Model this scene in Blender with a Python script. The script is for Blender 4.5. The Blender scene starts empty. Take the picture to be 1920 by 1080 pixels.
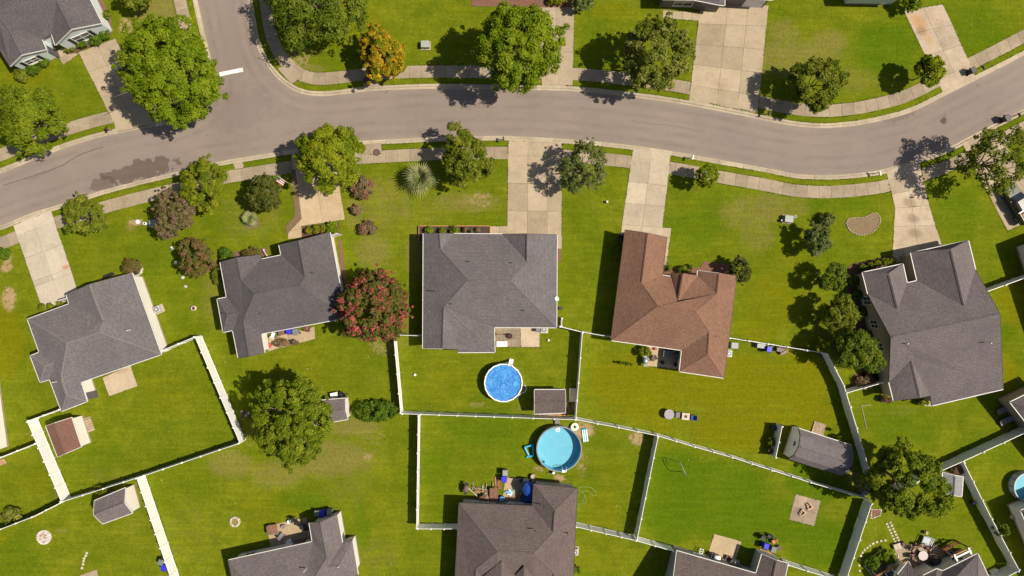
import bpy, math, random
import numpy as np
from mathutils import Vector, Matrix

# ------------------------------------------------------------------ camera, sky, sun, exposure
CAM_H = 80.0          # metres above the ground
PPM = 15.0            # photograph pixels per metre on the ground
scene = bpy.context.scene
col = scene.collection

cam_data = bpy.data.cameras.new('camera')
cam = bpy.data.objects.new('camera', cam_data)
col.objects.link(cam)
cam.location = (0, 0, CAM_H)
cam.rotation_euler = (0, 0, 0)
cam_data.sensor_width = 36.0
cam_data.lens = 36.0 * CAM_H / (1920 / PPM)
cam_data.clip_end = 2000
scene.camera = cam

SUN_TO = Vector((0.77, -0.045, 1.0)).normalized()
world = bpy.data.worlds.new('World')
scene.world = world
world.use_nodes = True
wn = world.node_tree
sky = wn.nodes.new('ShaderNodeTexSky')
sky.sky_type = 'NISHITA'
sky.sun_disc = False
sky.sun_elevation = math.asin(SUN_TO.z)
sky.sun_rotation = math.atan2(SUN_TO.x, SUN_TO.y)
sky.air_density = 1.2
sky.dust_density = 2.0
wn.links.new(sky.outputs[0], wn.nodes['Background'].inputs[0])
wn.nodes['Background'].inputs[1].default_value = 0.058
sun_data = bpy.data.lights.new('sun', 'SUN')
sun = bpy.data.objects.new('sun', sun_data)
col.objects.link(sun)
sun_data.energy = 5.0
sun_data.angle = math.radians(0.55)
sun_data.color = (1.0, 0.91, 0.77)
sun.rotation_euler = (-SUN_TO).to_track_quat('-Z', 'Y').to_euler()
sun.location = (30, 0, 60)
vs = scene.view_settings
vs.view_transform = 'Standard'
vs.look = 'None'
vs.gamma = 1.0
vs.use_curve_mapping = False
vs.exposure = 0.36

# ------------------------------------------------------------------ helpers
def W(px, py, h=0.0):
    """photograph pixel of a point at height h -> place in the scene (metres)"""
    k = (CAM_H - h) / CAM_H / PPM
    return Vector(((px - 960) * k, (540 - py) * k, h))

def tag(o, label=None, cat=None, group=None, kind=None):
    if label: o['label'] = label
    if cat: o['category'] = cat
    if group: o['group'] = group
    if kind: o['kind'] = kind
    return o

def thing(name, label, cat, loc=(0, 0, 0), rz=0.0, group=None, kind=None):
    o = bpy.data.objects.new(name, None)
    o.empty_display_size = 0.2
    col.objects.link(o)
    o.location = loc
    o.rotation_euler = (0, 0, rz)
    return tag(o, label, cat, group, kind)

def link_mesh(name, me, parent=None):
    o = bpy.data.objects.new(name, me)
    col.objects.link(o)
    if parent is not None:
        o.parent = parent
    return o

def copy_tree(o, parent=None):
    c = o.copy()
    col.objects.link(c)
    c.parent = parent
    for ch in [x for x in bpy.data.objects if x.parent is o]:
        copy_tree(ch, c)
    return c

class MB:
    """collects simple shapes into one mesh"""
    def __init__(s):
        s.v = []; s.f = []; s.smooth = False
    def add(s, vs_, fs):
        n = len(s.v)
        s.v += [tuple(p) for p in vs_]
        s.f += [tuple(i + n for i in f) for f in fs]
        return s
    def box(s, c, size, rz=0.0, taper=1.0, rx=0.0, ry=0.0):
        x, y, z = size[0] / 2, size[1] / 2, size[2] / 2
        m = Matrix.Rotation(rz, 3, 'Z') @ Matrix.Rotation(ry, 3, 'Y') @ Matrix.Rotation(rx, 3, 'X')
        P = []
        for dz, t in ((-z, 1.0), (z, taper)):
            for dx, dy in ((-x, -y), (x, -y), (x, y), (-x, y)):
                P.append(m @ Vector((dx * t, dy * t, dz)) + Vector(c))
        return s.add(P, [(3, 2, 1, 0), (4, 5, 6, 7), (0, 1, 5, 4), (1, 2, 6, 5), (2, 3, 7, 6), (3, 0, 4, 7)])
    def bar(s, a, b, w, t=None):
        """rectangular bar from a to b, width w (sideways), thickness t (up)"""
        a = Vector(a); b = Vector(b); t = t or w
        d = (b - a)
        if d.length < 1e-6: return s
        d.normalize()
        up = Vector((0, 0, 1)) if abs(d.z) < 0.95 else Vector((1, 0, 0))
        x = d.cross(up).normalized(); y = x.cross(d).normalized()
        P = []
        for p in (a, b):
            for i, j in ((-1, -1), (1, -1), (1, 1), (-1, 1)):
                P.append(p + x * (i * w / 2) + y * (j * t / 2))
        return s.add(P, [(3, 2, 1, 0), (4, 5, 6, 7), (0, 1, 5, 4), (1, 2, 6, 5), (2, 3, 7, 6), (3, 0, 4, 7)])
    def cyl(s, c, r, h, n=16, r2=None, cap=True):
        r2 = r if r2 is None else r2
        P = []
        for k, (z, q) in enumerate(((0, r), (h, r2))):
            for i in range(n):
                a = 2 * math.pi * i / n
                P.append((c[0] + q * math.cos(a), c[1] + q * math.sin(a), c[2] + z))
        F = [(i, (i + 1) % n, n + (i + 1) % n, n + i) for i in range(n)]
        if cap: F += [tuple(range(n - 1, -1, -1)), tuple(range(n, 2 * n))]
        return s.add(P, F)
    def lathe(s, c, prof, n=20, closed=False):
        P = []; F = []
        for r, z in prof:
            for i in range(n):
                a = 2 * math.pi * i / n
                P.append((c[0] + r * math.cos(a), c[1] + r * math.sin(a), c[2] + z))
        m = len(prof)
        for k in range(m if closed else m - 1):
            k2 = (k + 1) % m
            for i in range(n):
                F.append((k * n + i, k * n + (i + 1) % n, k2 * n + (i + 1) % n, k2 * n + i))
        return s.add(P, F)
    def tube(s, path, radii, n=8):
        path = [Vector(p) for p in path]
        if not isinstance(radii, (list, tuple)): radii = [radii] * len(path)
        P = []; F = []
        for k, p in enumerate(path):
            d = (path[min(k + 1, len(path) - 1)] - path[max(k - 1, 0)]).normalized()
            up = Vector((0, 0, 1)) if abs(d.z) < 0.9 else Vector((1, 0, 0))
            x = d.cross(up).normalized(); y = x.cross(d)
            for i in range(n):
                a = 2 * math.pi * i / n
                P.append(p + (x * math.cos(a) + y * math.sin(a)) * radii[k])
        for k in range(len(path) - 1):
            for i in range(n):
                F.append((k * n + i, k * n + (i + 1) % n, (k + 1) * n + (i + 1) % n, (k + 1) * n + i))
        F.append(tuple(range(n - 1, -1, -1))); F.append(tuple((len(path) - 1) * n + i for i in range(n)))
        return s.add(P, F)
    def prism(s, pts, z0, z1):
        n = len(pts)
        a = sum(pts[i][0] * pts[(i + 1) % n][1] - pts[(i + 1) % n][0] * pts[i][1] for i in range(n))
        if a < 0: pts = list(reversed(pts))
        P = [(p[0], p[1], z0) for p in pts] + [(p[0], p[1], z1) for p in pts]
        F = [tuple(range(n - 1, -1, -1)), tuple(range(n, 2 * n))] + [(i, (i + 1) % n, n + (i + 1) % n, n + i) for i in range(n)]
        return s.add(P, F)
    def mesh(s, name, mat=None):
        me = bpy.data.meshes.new(name)
        me.from_pydata(s.v, [], s.f)
        if s.smooth:
            for p in me.polygons: p.use_smooth = True
        if mat: me.materials.append(mat)
        me.update()
        return me
    def build(s, name, mat, parent=None, bevel=0.0):
        o = link_mesh(name, s.mesh(name, mat), parent)
        if bevel:
            b = o.modifiers.new('bevel', 'BEVEL'); b.width = bevel; b.segments = 2; b.limit_method = 'ANGLE'
        return o

def box(name, mat, parent, c, size, rz=0.0, taper=1.0, bevel=0.0, rx=0.0, ry=0.0):
    return MB().box(c, size, rz, taper, rx, ry).build(name, mat, parent, bevel)

# ------------------------------------------------------------------ materials
MATS = {}
class NT:
    def __init__(s, name):
        s.m = bpy.data.materials.new(name); s.m.use_nodes = True
        s.t = s.m.node_tree; s.n = s.t.nodes; s.l = s.t.links
        s.b = s.n['Principled BSDF']
    def node(s, kind, **kw):
        n = s.n.new('ShaderNode' + kind)
        for k, v in kw.items(): setattr(n, k, v)
        return n
    def put(s, sock, v):
        if hasattr(v, 'node'): s.l.new(v, sock)
        else: sock.default_value = v
    def coord(s, kind='Object'):
        return s.node('TexCoord').outputs[kind]
    def noise(s, vec, scale, detail=4, rough=0.6, dist=0.0):
        n = s.node('TexNoise'); s.l.new(vec, n.inputs['Vector'])
        n.inputs['Scale'].default_value = scale; n.inputs['Detail'].default_value = detail
        n.inputs['Roughness'].default_value = rough; n.inputs['Distortion'].default_value = dist
        return n.outputs['Fac']
    def mapr(s, v, a, b, c=0.0, d=1.0, smooth=True):
        n = s.node('MapRange'); n.interpolation_type = 'SMOOTHSTEP' if smooth else 'LINEAR'
        s.put(n.inputs[0], v)
        for i, q in enumerate((a, b, c, d)): n.inputs[i + 1].default_value = q
        return n.outputs[0]
    def math(s, op, a, b=0.0):
        n = s.node('Math', operation=op); s.put(n.inputs[0], a); s.put(n.inputs[1], b)
        return n.outputs[0]
    def mix(s, f, a, b, blend='MIX'):
        n = s.node('Mix', data_type='RGBA', blend_type=blend)
        s.put(n.inputs[0], f)
        s.put(n.inputs[6], a if hasattr(a, 'node') else (*a, 1)[:4]); s.put(n.inputs[7], b if hasattr(b, 'node') else (*b, 1)[:4])
        return n.outputs[2]
    def hsv(s, c, h=0.5, sat=1.0, v=1.0):
        n = s.node('HueSaturation'); s.put(n.inputs['Color'], c)
        s.put(n.inputs['Hue'], h); s.put(n.inputs['Saturation'], sat); s.put(n.inputs['Value'], v)
        return n.outputs[0]
    def bump(s, h, strength, dist=0.02):
        n = s.node('Bump'); s.l.new(h, n.inputs['Height'])
        n.inputs['Strength'].default_value = strength; n.inputs['Distance'].default_value = dist
        s.l.new(n.outputs[0], s.b.inputs['Normal'])
    def scaled(s, vec, sc, rot=0.0, loc=(0, 0, 0)):
        n = s.node('Mapping'); s.l.new(vec, n.inputs[0])
        n.inputs['Scale'].default_value = sc; n.inputs['Rotation'].default_value = (0, 0, rot); n.inputs['Location'].default_value = loc
        return n.outputs[0]

def simple(name, c1, c2=None, scale=6.0, rough=0.7, bump=0.0, bscale=60.0, metal=0.0, rnd=0.0, spec=0.4, detail=5):
    """plain surface: two tones mixed by noise, fine relief, tone varied from object to object"""
    if name in MATS: return MATS[name]
    t = NT(name); v = t.coord()
    c2 = c2 or tuple(x * 0.82 for x in c1)
    c = t.mix(t.mapr(t.noise(v, scale, detail), 0.3, 0.7), c1, c2)
    if rnd:
        r = t.node('ObjectInfo').outputs['Random']
        c = t.hsv(c, 0.5, 1.0, t.mapr(r, 0, 1, 1 - rnd, 1 + rnd, False))
    t.put(t.b.inputs['Base Color'], c)
    t.b.inputs['Roughness'].default_value = rough
    t.b.inputs['Metallic'].default_value = metal
    t.b.inputs['Specular IOR Level'].default_value = spec
    if bump: t.bump(t.noise(v, bscale, 4), bump)
    MATS[name] = t.m
    return t.m

WHITE = simple('white_vinyl', (0.80, 0.79, 0.76), (0.74, 0.73, 0.70), 0.8, 0.45)
TRIM = simple('white_trim', (0.64, 0.62, 0.58), (0.52, 0.50, 0.46), 4, 0.5)
WOOD = simple('weathered_wood', (0.36, 0.27, 0.19), (0.24, 0.17, 0.12), 5, 0.85, 0.4, 30, rnd=0.18)
REDWOOD = simple('brown_wood', (0.22, 0.11, 0.07), (0.14, 0.07, 0.05), 6, 0.75, 0.3, 30, rnd=0.15)
ORANGEWOOD = simple('orange_cedar', (0.46, 0.20, 0.07), (0.33, 0.14, 0.05), 6, 0.7, 0.3, 30, rnd=0.12)
DARKMETAL = simple('dark_metal', (0.035, 0.035, 0.037), None, 5, 0.45, metal=0.3)
GREYMETAL = simple('grey_metal', (0.24, 0.25, 0.26), (0.19, 0.20, 0.21), 8, 0.5, metal=0.2)
BLACKP = simple('black_plastic', (0.025, 0.025, 0.027), None, 5, 0.5)
GREYP = simple('grey_green_plastic', (0.16, 0.19, 0.18), None, 5, 0.5)
BLUEBIN = simple('blue_plastic', (0.035, 0.035, 0.55), (0.03, 0.03, 0.45), 5, 0.45)
BLUETARP = simple('blue_tarp', (0.015, 0.07, 0.36), (0.01, 0.045, 0.24), 5, 0.5, 0.6, 6)
CYANP = simple('turquoise_plastic', (0.06, 0.42, 0.55), (0.04, 0.33, 0.45), 5, 0.4)
REDP = simple('red_plastic', (0.45, 0.05, 0.03), None, 5, 0.5)
BROWNF = simple('brown_fabric', (0.17, 0.11, 0.09), (0.11, 0.07, 0.06), 8, 0.9)
GREYF = simple('grey_fabric', (0.22, 0.20, 0.21), (0.16, 0.15, 0.16), 8, 0.9)
WHITEP = simple('white_plastic', (0.80, 0.80, 0.79), (0.72, 0.72, 0.71), 4, 0.4)
STONE = simple('pale_stone', (0.52, 0.46, 0.38), (0.36, 0.31, 0.26), 5, 0.9, 0.5, 20, rnd=0.2)
MULCH = simple('bark_mulch', (0.15, 0.075, 0.045), (0.07, 0.04, 0.03), 9, 0.95, 0.9, 22)
REDMULCH = simple('red_mulch', (0.21, 0.10, 0.065), (0.12, 0.06, 0.042), 9, 0.95, 0.9, 22)
DIRT = simple('bare_soil', (0.40, 0.24, 0.13), (0.28, 0.16, 0.09), 4, 0.95, 0.5, 25)
BARK = simple('tree_bark', (0.17, 0.13, 0.10), (0.09, 0.07, 0.055), 6, 0.95, 0.8, 20)
RUBBER = simple('tyre_rubber', (0.02, 0.02, 0.02), None, 5, 0.9)
def glass_mat(name, c, rough=0.08):
    m = simple(name, c, None, 2, rough, spec=0.8)
    return m
PANE = glass_mat('window_pane', (0.05, 0.06, 0.07))

def concrete(name, c1, c2, stain=None):
    """broom-finished concrete: mottled, each slab a little different; stain = list of (px,py,rx,ry,rot,colour,strength)"""
    if name in MATS: return MATS[name]
    t = NT(name); v = t.coord()
    geo = t.node('NewGeometry').outputs['Position']
    f = t.mapr(t.noise(geo, 0.55, 5, 0.65), 0.3, 0.7)
    c = t.mix(f, c1, c2)
    g = t.mapr(t.noise(geo, 3.2, 6, 0.7), 0.45, 0.75)
    c = t.mix(t.math('MULTIPLY', g, 0.45), c, tuple(x * 0.62 for x in c2))
    g2 = t.mapr(t.noise(t.scaled(geo, (0.3, 0.3, 0.3), 0, (13, 5, 0)), 1.0, 4, 0.7), 0.52, 0.72)
    c = t.mix(t.math('MULTIPLY', g2, 0.40), c, (c2[0] * 0.60, c2[1] * 0.58, c2[2] * 0.52))
    r = t.node('ObjectInfo').outputs['Random']
    c = t.hsv(c, 0.5, 1.0, t.mapr(r, 0, 1, 0.86, 1.12, False))
    for (px, py, rx, ry, rot, sc, k) in stain or []:
        p = W(px, py)
        n = t.node('Mapping', vector_type='TEXTURE'); t.l.new(geo, n.inputs[0])
        n.inputs['Location'].default_value = (p.x, p.y, 0); n.inputs['Rotation'].default_value = (0, 0, rot)
        n.inputs['Scale'].default_value = (rx / PPM, ry / PPM, 1e4)
        ln = t.node('VectorMath', operation='LENGTH'); t.l.new(n.outputs[0], ln.inputs[0])
        q = t.math('ADD', ln.outputs['Value'], t.math('MULTIPLY', t.noise(geo, 1.1, 5, 0.7), 0.9))
        c = t.mix(t.math('MULTIPLY', t.mapr(q, 0.75, 1.5, 1.0, 0.0), k), c, sc)
    t.put(t.b.inputs['Base Color'], c)
    t.b.inputs['Roughness'].default_value = 0.9
    t.b.inputs['Specular IOR Level'].default_value = 0.25
    t.bump(t.noise(geo, 35, 3), 0.25, 0.01)
    MATS[name] = t.m
    return t.m

CONC = concrete('concrete_warm', (0.375, 0.30, 0.205), (0.32, 0.252, 0.17))
CONC_PALE = concrete('concrete_pale', (0.43, 0.36, 0.265), (0.37, 0.305, 0.22))
CONC_TAN = concrete('concrete_tan', (0.43, 0.33, 0.205), (0.37, 0.278, 0.17))
CONC_OLD = concrete('concrete_sidewalk', (0.33, 0.265, 0.185), (0.26, 0.205, 0.14))
CONC_KERB = concrete('concrete_kerb', (0.42, 0.35, 0.25), (0.35, 0.29, 0.205))

def asphalt():
    t = NT('asphalt'); geo = t.node('NewGeometry').outputs['Position']
    f = t.mapr(t.noise(geo, 0.12, 4, 0.6), 0.35, 0.65)
    c = t.mix(f, (0.245, 0.197, 0.167), (0.215, 0.173, 0.147))
    c = t.mix(t.math('MULTIPLY', t.mapr(t.noise(t.scaled(geo, (0.25, 1.6, 1)), 1.2, 5, 0.7), 0.4, 0.8), 0.30), c, (0.185, 0.146, 0.119))
    c = t.mix(t.math('MULTIPLY', t.mapr(t.noise(geo, 22, 3, 0.8), 0.35, 0.75), 0.42), c, (0.135, 0.105, 0.085))
    c = t.mix(t.math('MULTIPLY', t.mapr(t.noise(geo, 60, 2, 0.8), 0.55, 0.8), 0.35), c, (0.30, 0.26, 0.22))
    ed = t.node('Attribute', attribute_name='edge').outputs['Fac']      # metres from the nearest kerb
    wob = t.math('MULTIPLY', t.math('SUBTRACT', t.noise(geo, .12, 3), .5), .9)
    de = t.math('ADD', ed, wob)
    for at_, wd, k, cc in ((.95, .42, .22, (.125, .096, .077)), (2.25, .42, .20, (.125, .096, .077)), (1.6, .30, .14, (.28, .22, .175)), (.15, .30, .30, (.30, .235, .175))):
        b_ = t.mapr(t.math('ABSOLUTE', t.math('SUBTRACT', de, at_)), 0.0, wd, 1.0, 0.0)
        c = t.mix(t.math('MULTIPLY', t.math('MULTIPLY', b_, t.mapr(t.noise(geo, .35, 4, .7), .3, .75)), k * 1.6), c, cc)
    spots = t.mapr(t.noise(geo, .8, 3, .5), .70, .76)
    c = t.mix(t.math('MULTIPLY', spots, .35), c, (.10, .078, .063))
    # damp patch left on the road by a sprinkler, with its own ragged outline
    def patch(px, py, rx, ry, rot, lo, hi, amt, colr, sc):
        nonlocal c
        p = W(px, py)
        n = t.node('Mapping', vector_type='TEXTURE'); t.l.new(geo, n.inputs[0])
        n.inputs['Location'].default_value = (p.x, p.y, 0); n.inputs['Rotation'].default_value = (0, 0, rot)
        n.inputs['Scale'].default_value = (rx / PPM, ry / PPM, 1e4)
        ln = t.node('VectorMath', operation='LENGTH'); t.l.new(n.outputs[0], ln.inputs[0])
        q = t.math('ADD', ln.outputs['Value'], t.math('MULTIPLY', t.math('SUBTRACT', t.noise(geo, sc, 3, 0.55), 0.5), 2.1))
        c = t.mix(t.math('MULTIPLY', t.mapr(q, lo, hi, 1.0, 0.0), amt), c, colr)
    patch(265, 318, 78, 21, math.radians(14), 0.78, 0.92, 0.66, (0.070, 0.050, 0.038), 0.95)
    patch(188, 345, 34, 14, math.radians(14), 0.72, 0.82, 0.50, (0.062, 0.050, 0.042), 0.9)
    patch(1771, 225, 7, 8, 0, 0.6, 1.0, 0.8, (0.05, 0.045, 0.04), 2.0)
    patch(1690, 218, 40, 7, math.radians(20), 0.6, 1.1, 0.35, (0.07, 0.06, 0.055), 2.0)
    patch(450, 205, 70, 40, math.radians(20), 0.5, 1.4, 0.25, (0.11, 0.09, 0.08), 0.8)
    t.put(t.b.inputs['Base Color'], c)
    t.b.inputs['Roughness'].default_value = 0.92
    t.b.inputs['Specular IOR Level'].default_value = 0.2
    t.bump(t.noise(geo, 45, 3, 0.7), 0.5, 0.02)
    return t.m
ASPHALT = asphalt()

def shingles(name, c1, c2, c3):
    """asphalt shingles: short courses with staggered tabs of slightly different tone"""
    t = NT(name)
    uv = t.node('UVMap').outputs[0]
    br = t.node('TexBrick'); t.l.new(uv, br.inputs['Vector'])
    br.offset = 0.5; br.inputs['Scale'].default_value = 1.0
    br.inputs['Brick Width'].default_value = 0.30; br.inputs['Row Height'].default_value = 0.185
    br.inputs['Mortar Size'].default_value = 0.020; br.inputs['Mortar Smooth'].default_value = 0.4; br.inputs['Bias'].default_value = 0.0
    br.inputs['Color1'].default_value = (*c1, 1); br.inputs['Color2'].default_value = (*c2, 1); br.inputs['Mortar'].default_value = (*[x * 0.45 for x in c2], 1)
    geo = t.node('NewGeometry').outputs['Position']
    c = t.mix(t.math('MULTIPLY', t.mapr(t.noise(uv, 5.0, 4, 0.75), 0.35, 0.7), 0.5), br.outputs['Color'], c3)
    c = t.mix(t.math('MULTIPLY', t.mapr(t.noise(geo, 0.35, 4, 0.6), 0.35, 0.7), 0.35), c, tuple(x * 0.72 for x in c2))
    c = t.mix(t.math('MULTIPLY', t.mapr(t.noise(t.scaled(uv, (2.2, 0.22, 1)), 1.0, 4, 0.6), 0.5, 0.75), 0.22), c, tuple(x * 0.6 for x in c2))
    t.put(t.b.inputs['Base Color'], c)
    t.b.inputs['Roughness'].default_value = 0.93
    t.b.inputs['Diffuse Roughness'].default_value = 0.3
    t.b.inputs['Specular IOR Level'].default_value = 0.2
    h = t.math('ADD', br.outputs['Fac'], t.math('MULTIPLY', t.noise(uv, 40, 2), -0.6))
    t.bump(t.math('MULTIPLY', h, -1.0), 0.5, 0.02)
    MATS[name] = t.m
    return t.m
SH_GREY = shingles('grey_shingles', (0.165, 0.148, 0.150), (0.111, 0.100, 0.104), (0.202, 0.184, 0.186))
SH_CHAR = shingles('charcoal_shingles', (0.118, 0.106, 0.110), (0.084, 0.076, 0.081), (0.146, 0.132, 0.133))
SH_BROWN = shingles('brown_shingles', (0.260, 0.140, 0.090), (0.181, 0.098, 0.065), (0.295, 0.171, 0.114))
SH_TAUPE = shingles('taupe_shingles', (0.152, 0.119, 0.109), (0.102, 0.079, 0.075), (0.183, 0.144, 0.131))
SH_PLUM = shingles('plum_shingles', (0.178, 0.148, 0.146), (0.121, 0.103, 0.104), (0.213, 0.184, 0.180))
SH_RUST = shingles('rust_shingles', (0.197, 0.103, 0.074), (0.155, 0.081, 0.060), (0.221, 0.124, 0.090))

def siding(name, c):
    """horizontal lap siding"""
    t = NT(name); geo = t.node('NewGeometry').outputs['Position']
    sp = t.node('SeparateXYZ'); t.l.new(geo, sp.inputs[0])
    fr = t.math('FRACT', t.math('MULTIPLY', sp.outputs['Z'], 6.5))
    edge = t.mapr(fr, 0.0, 0.12, 1.0, 0.0)
    cc = t.mix(t.math('MULTIPLY', t.noise(geo, 1.2, 4), 0.3), c, tuple(x * 0.75 for x in c))
    cc = t.mix(t.math('MULTIPLY', edge, 0.35), cc, tuple(x * 0.5 for x in c))
    t.put(t.b.inputs['Base Color'], cc)
    t.b.inputs['Roughness'].default_value = 0.6
    t.bump(fr, 0.4, 0.02)
    MATS[name] = t.m
    return t.m
SD_WHITE = siding('white_siding', (0.74, 0.70, 0.64))
SD_BLUE = siding('pale_blue_siding', (0.60, 0.66, 0.66))
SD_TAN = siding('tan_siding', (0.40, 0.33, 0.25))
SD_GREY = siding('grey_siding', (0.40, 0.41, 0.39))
SD_DARK = siding('dark_grey_siding', (0.10, 0.09, 0.095))
SD_CREAM = siding('cream_siding', (0.72, 0.68, 0.57))

# ------------------------------------------------------------------ the street: kerb lines in photograph pixels
def smooth(pts, step=8.0):
    """Catmull-Rom through the points, resampled"""
    P = [Vector((p[0], p[1], 0)) for p in pts]
    P = [P[0] * 2 - P[1]] + P + [P[-1] * 2 - P[-2]]
    out = []
    for i in range(1, len(P) - 2):
        a, b, c, d = P[i - 1], P[i], P[i + 1], P[i + 2]
        n = max(2, int((c - b).length / step))
        for k in range(n):
            t = k / n
            out.append(0.5 * ((2 * b) + (c - a) * t + (2 * a - 5 * b + 4 * c - d) * t * t + (3 * b - a - 3 * c + d) * t ** 3))
    out.append(P[-2])
    return out

NW_EDGE = [(-900, 640), (-500, 510), (-200, 396), (0, 323), (50, 303), (100, 283), (150, 266), (200, 252), (260, 240), (310, 231), (350, 219), (382, 201), (398, 174), (400, 142), (393, 110), (383, 67), (368, 0), (350, -80), (320, -200), (240, -500)]
NE_EDGE = [(352, -500), (430, -200), (455, -80), (467, 0), (474, 45), (484, 88), (503, 123), (523, 147), (547, 165), (572, 175), (607, 178), (647, 174), (687, 169), (747, 166), (810, 164), (900, 165), (960, 166), (1027, 167), (1077, 169), (1127, 173), (1193, 181), (1260, 190), (1327, 202), (1393, 215), (1440, 225), (1490, 234), (1540, 238), (1590, 235), (1640, 227), (1707, 209), (1773, 177), (1840, 143), (1920, 102), (2100, 5), (2500, -250), (3000, -560)]
S_EDGE = [(-900, 745), (-500, 610), (-200, 498), (0, 425), (50, 404), (110, 385), (187, 360), (250, 343), (333, 323), (413, 304), (480, 293), (547, 282), (610, 272), (673, 266), (747, 262), (813, 259), (900, 257), (960, 257), (1057, 262), (1160, 271), (1260, 285), (1360, 303), (1440, 317), (1490, 327), (1540, 330), (1590, 328), (1653, 320), (1707, 304), (1773, 281), (1840, 247), (1920, 206), (2100, 110), (2500, -140), (3000, -450)]
def to_world(pts): return [W(p.x, p.y) for p in smooth(pts)]
E_NW, E_NE, E_S = to_world(NW_EDGE), to_world(NE_EDGE), to_world(S_EDGE)

# road outline (counter-clockwise or not does not matter)
ROAD_POLY = E_S + list(reversed(E_NE)) + list(reversed(E_NW))
ROAD_Z = -0.10

def signed_dist(X, Y, poly):
    """distance to the closed outline, negative inside"""
    best = np.full(X.shape, 1e9); inside = np.zeros(X.shape, bool)
    n = len(poly)
    for i in range(n):
        ax, ay = poly[i][0], poly[i][1]; bx, by = poly[(i + 1) % n][0], poly[(i + 1) % n][1]
        dx, dy = bx - ax, by - ay
        L = dx * dx + dy * dy
        if L < 1e-12: continue
        t = np.clip(((X - ax) * dx + (Y - ay) * dy) / L, 0, 1)
        best = np.minimum(best, (X - ax - t * dx) ** 2 + (Y - ay - t * dy) ** 2)
        if abs(dy) > 1e-12:
            c = ((ay > Y) != (by > Y)) & (X < dx * (Y - ay) / dy + ax)
            inside ^= c
    d = np.sqrt(best)
    return np.where(inside, -d, d)

def in_poly(x, y, poly):
    r = False; n = len(poly)
    for i in range(n):
        a, b = poly[i], poly[(i + 1) % n]
        if (a[1] > y) != (b[1] > y) and x < (b[0] - a[0]) * (y - a[1]) / (b[1] - a[1]) + a[0]: r = not r
    return r

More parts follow.
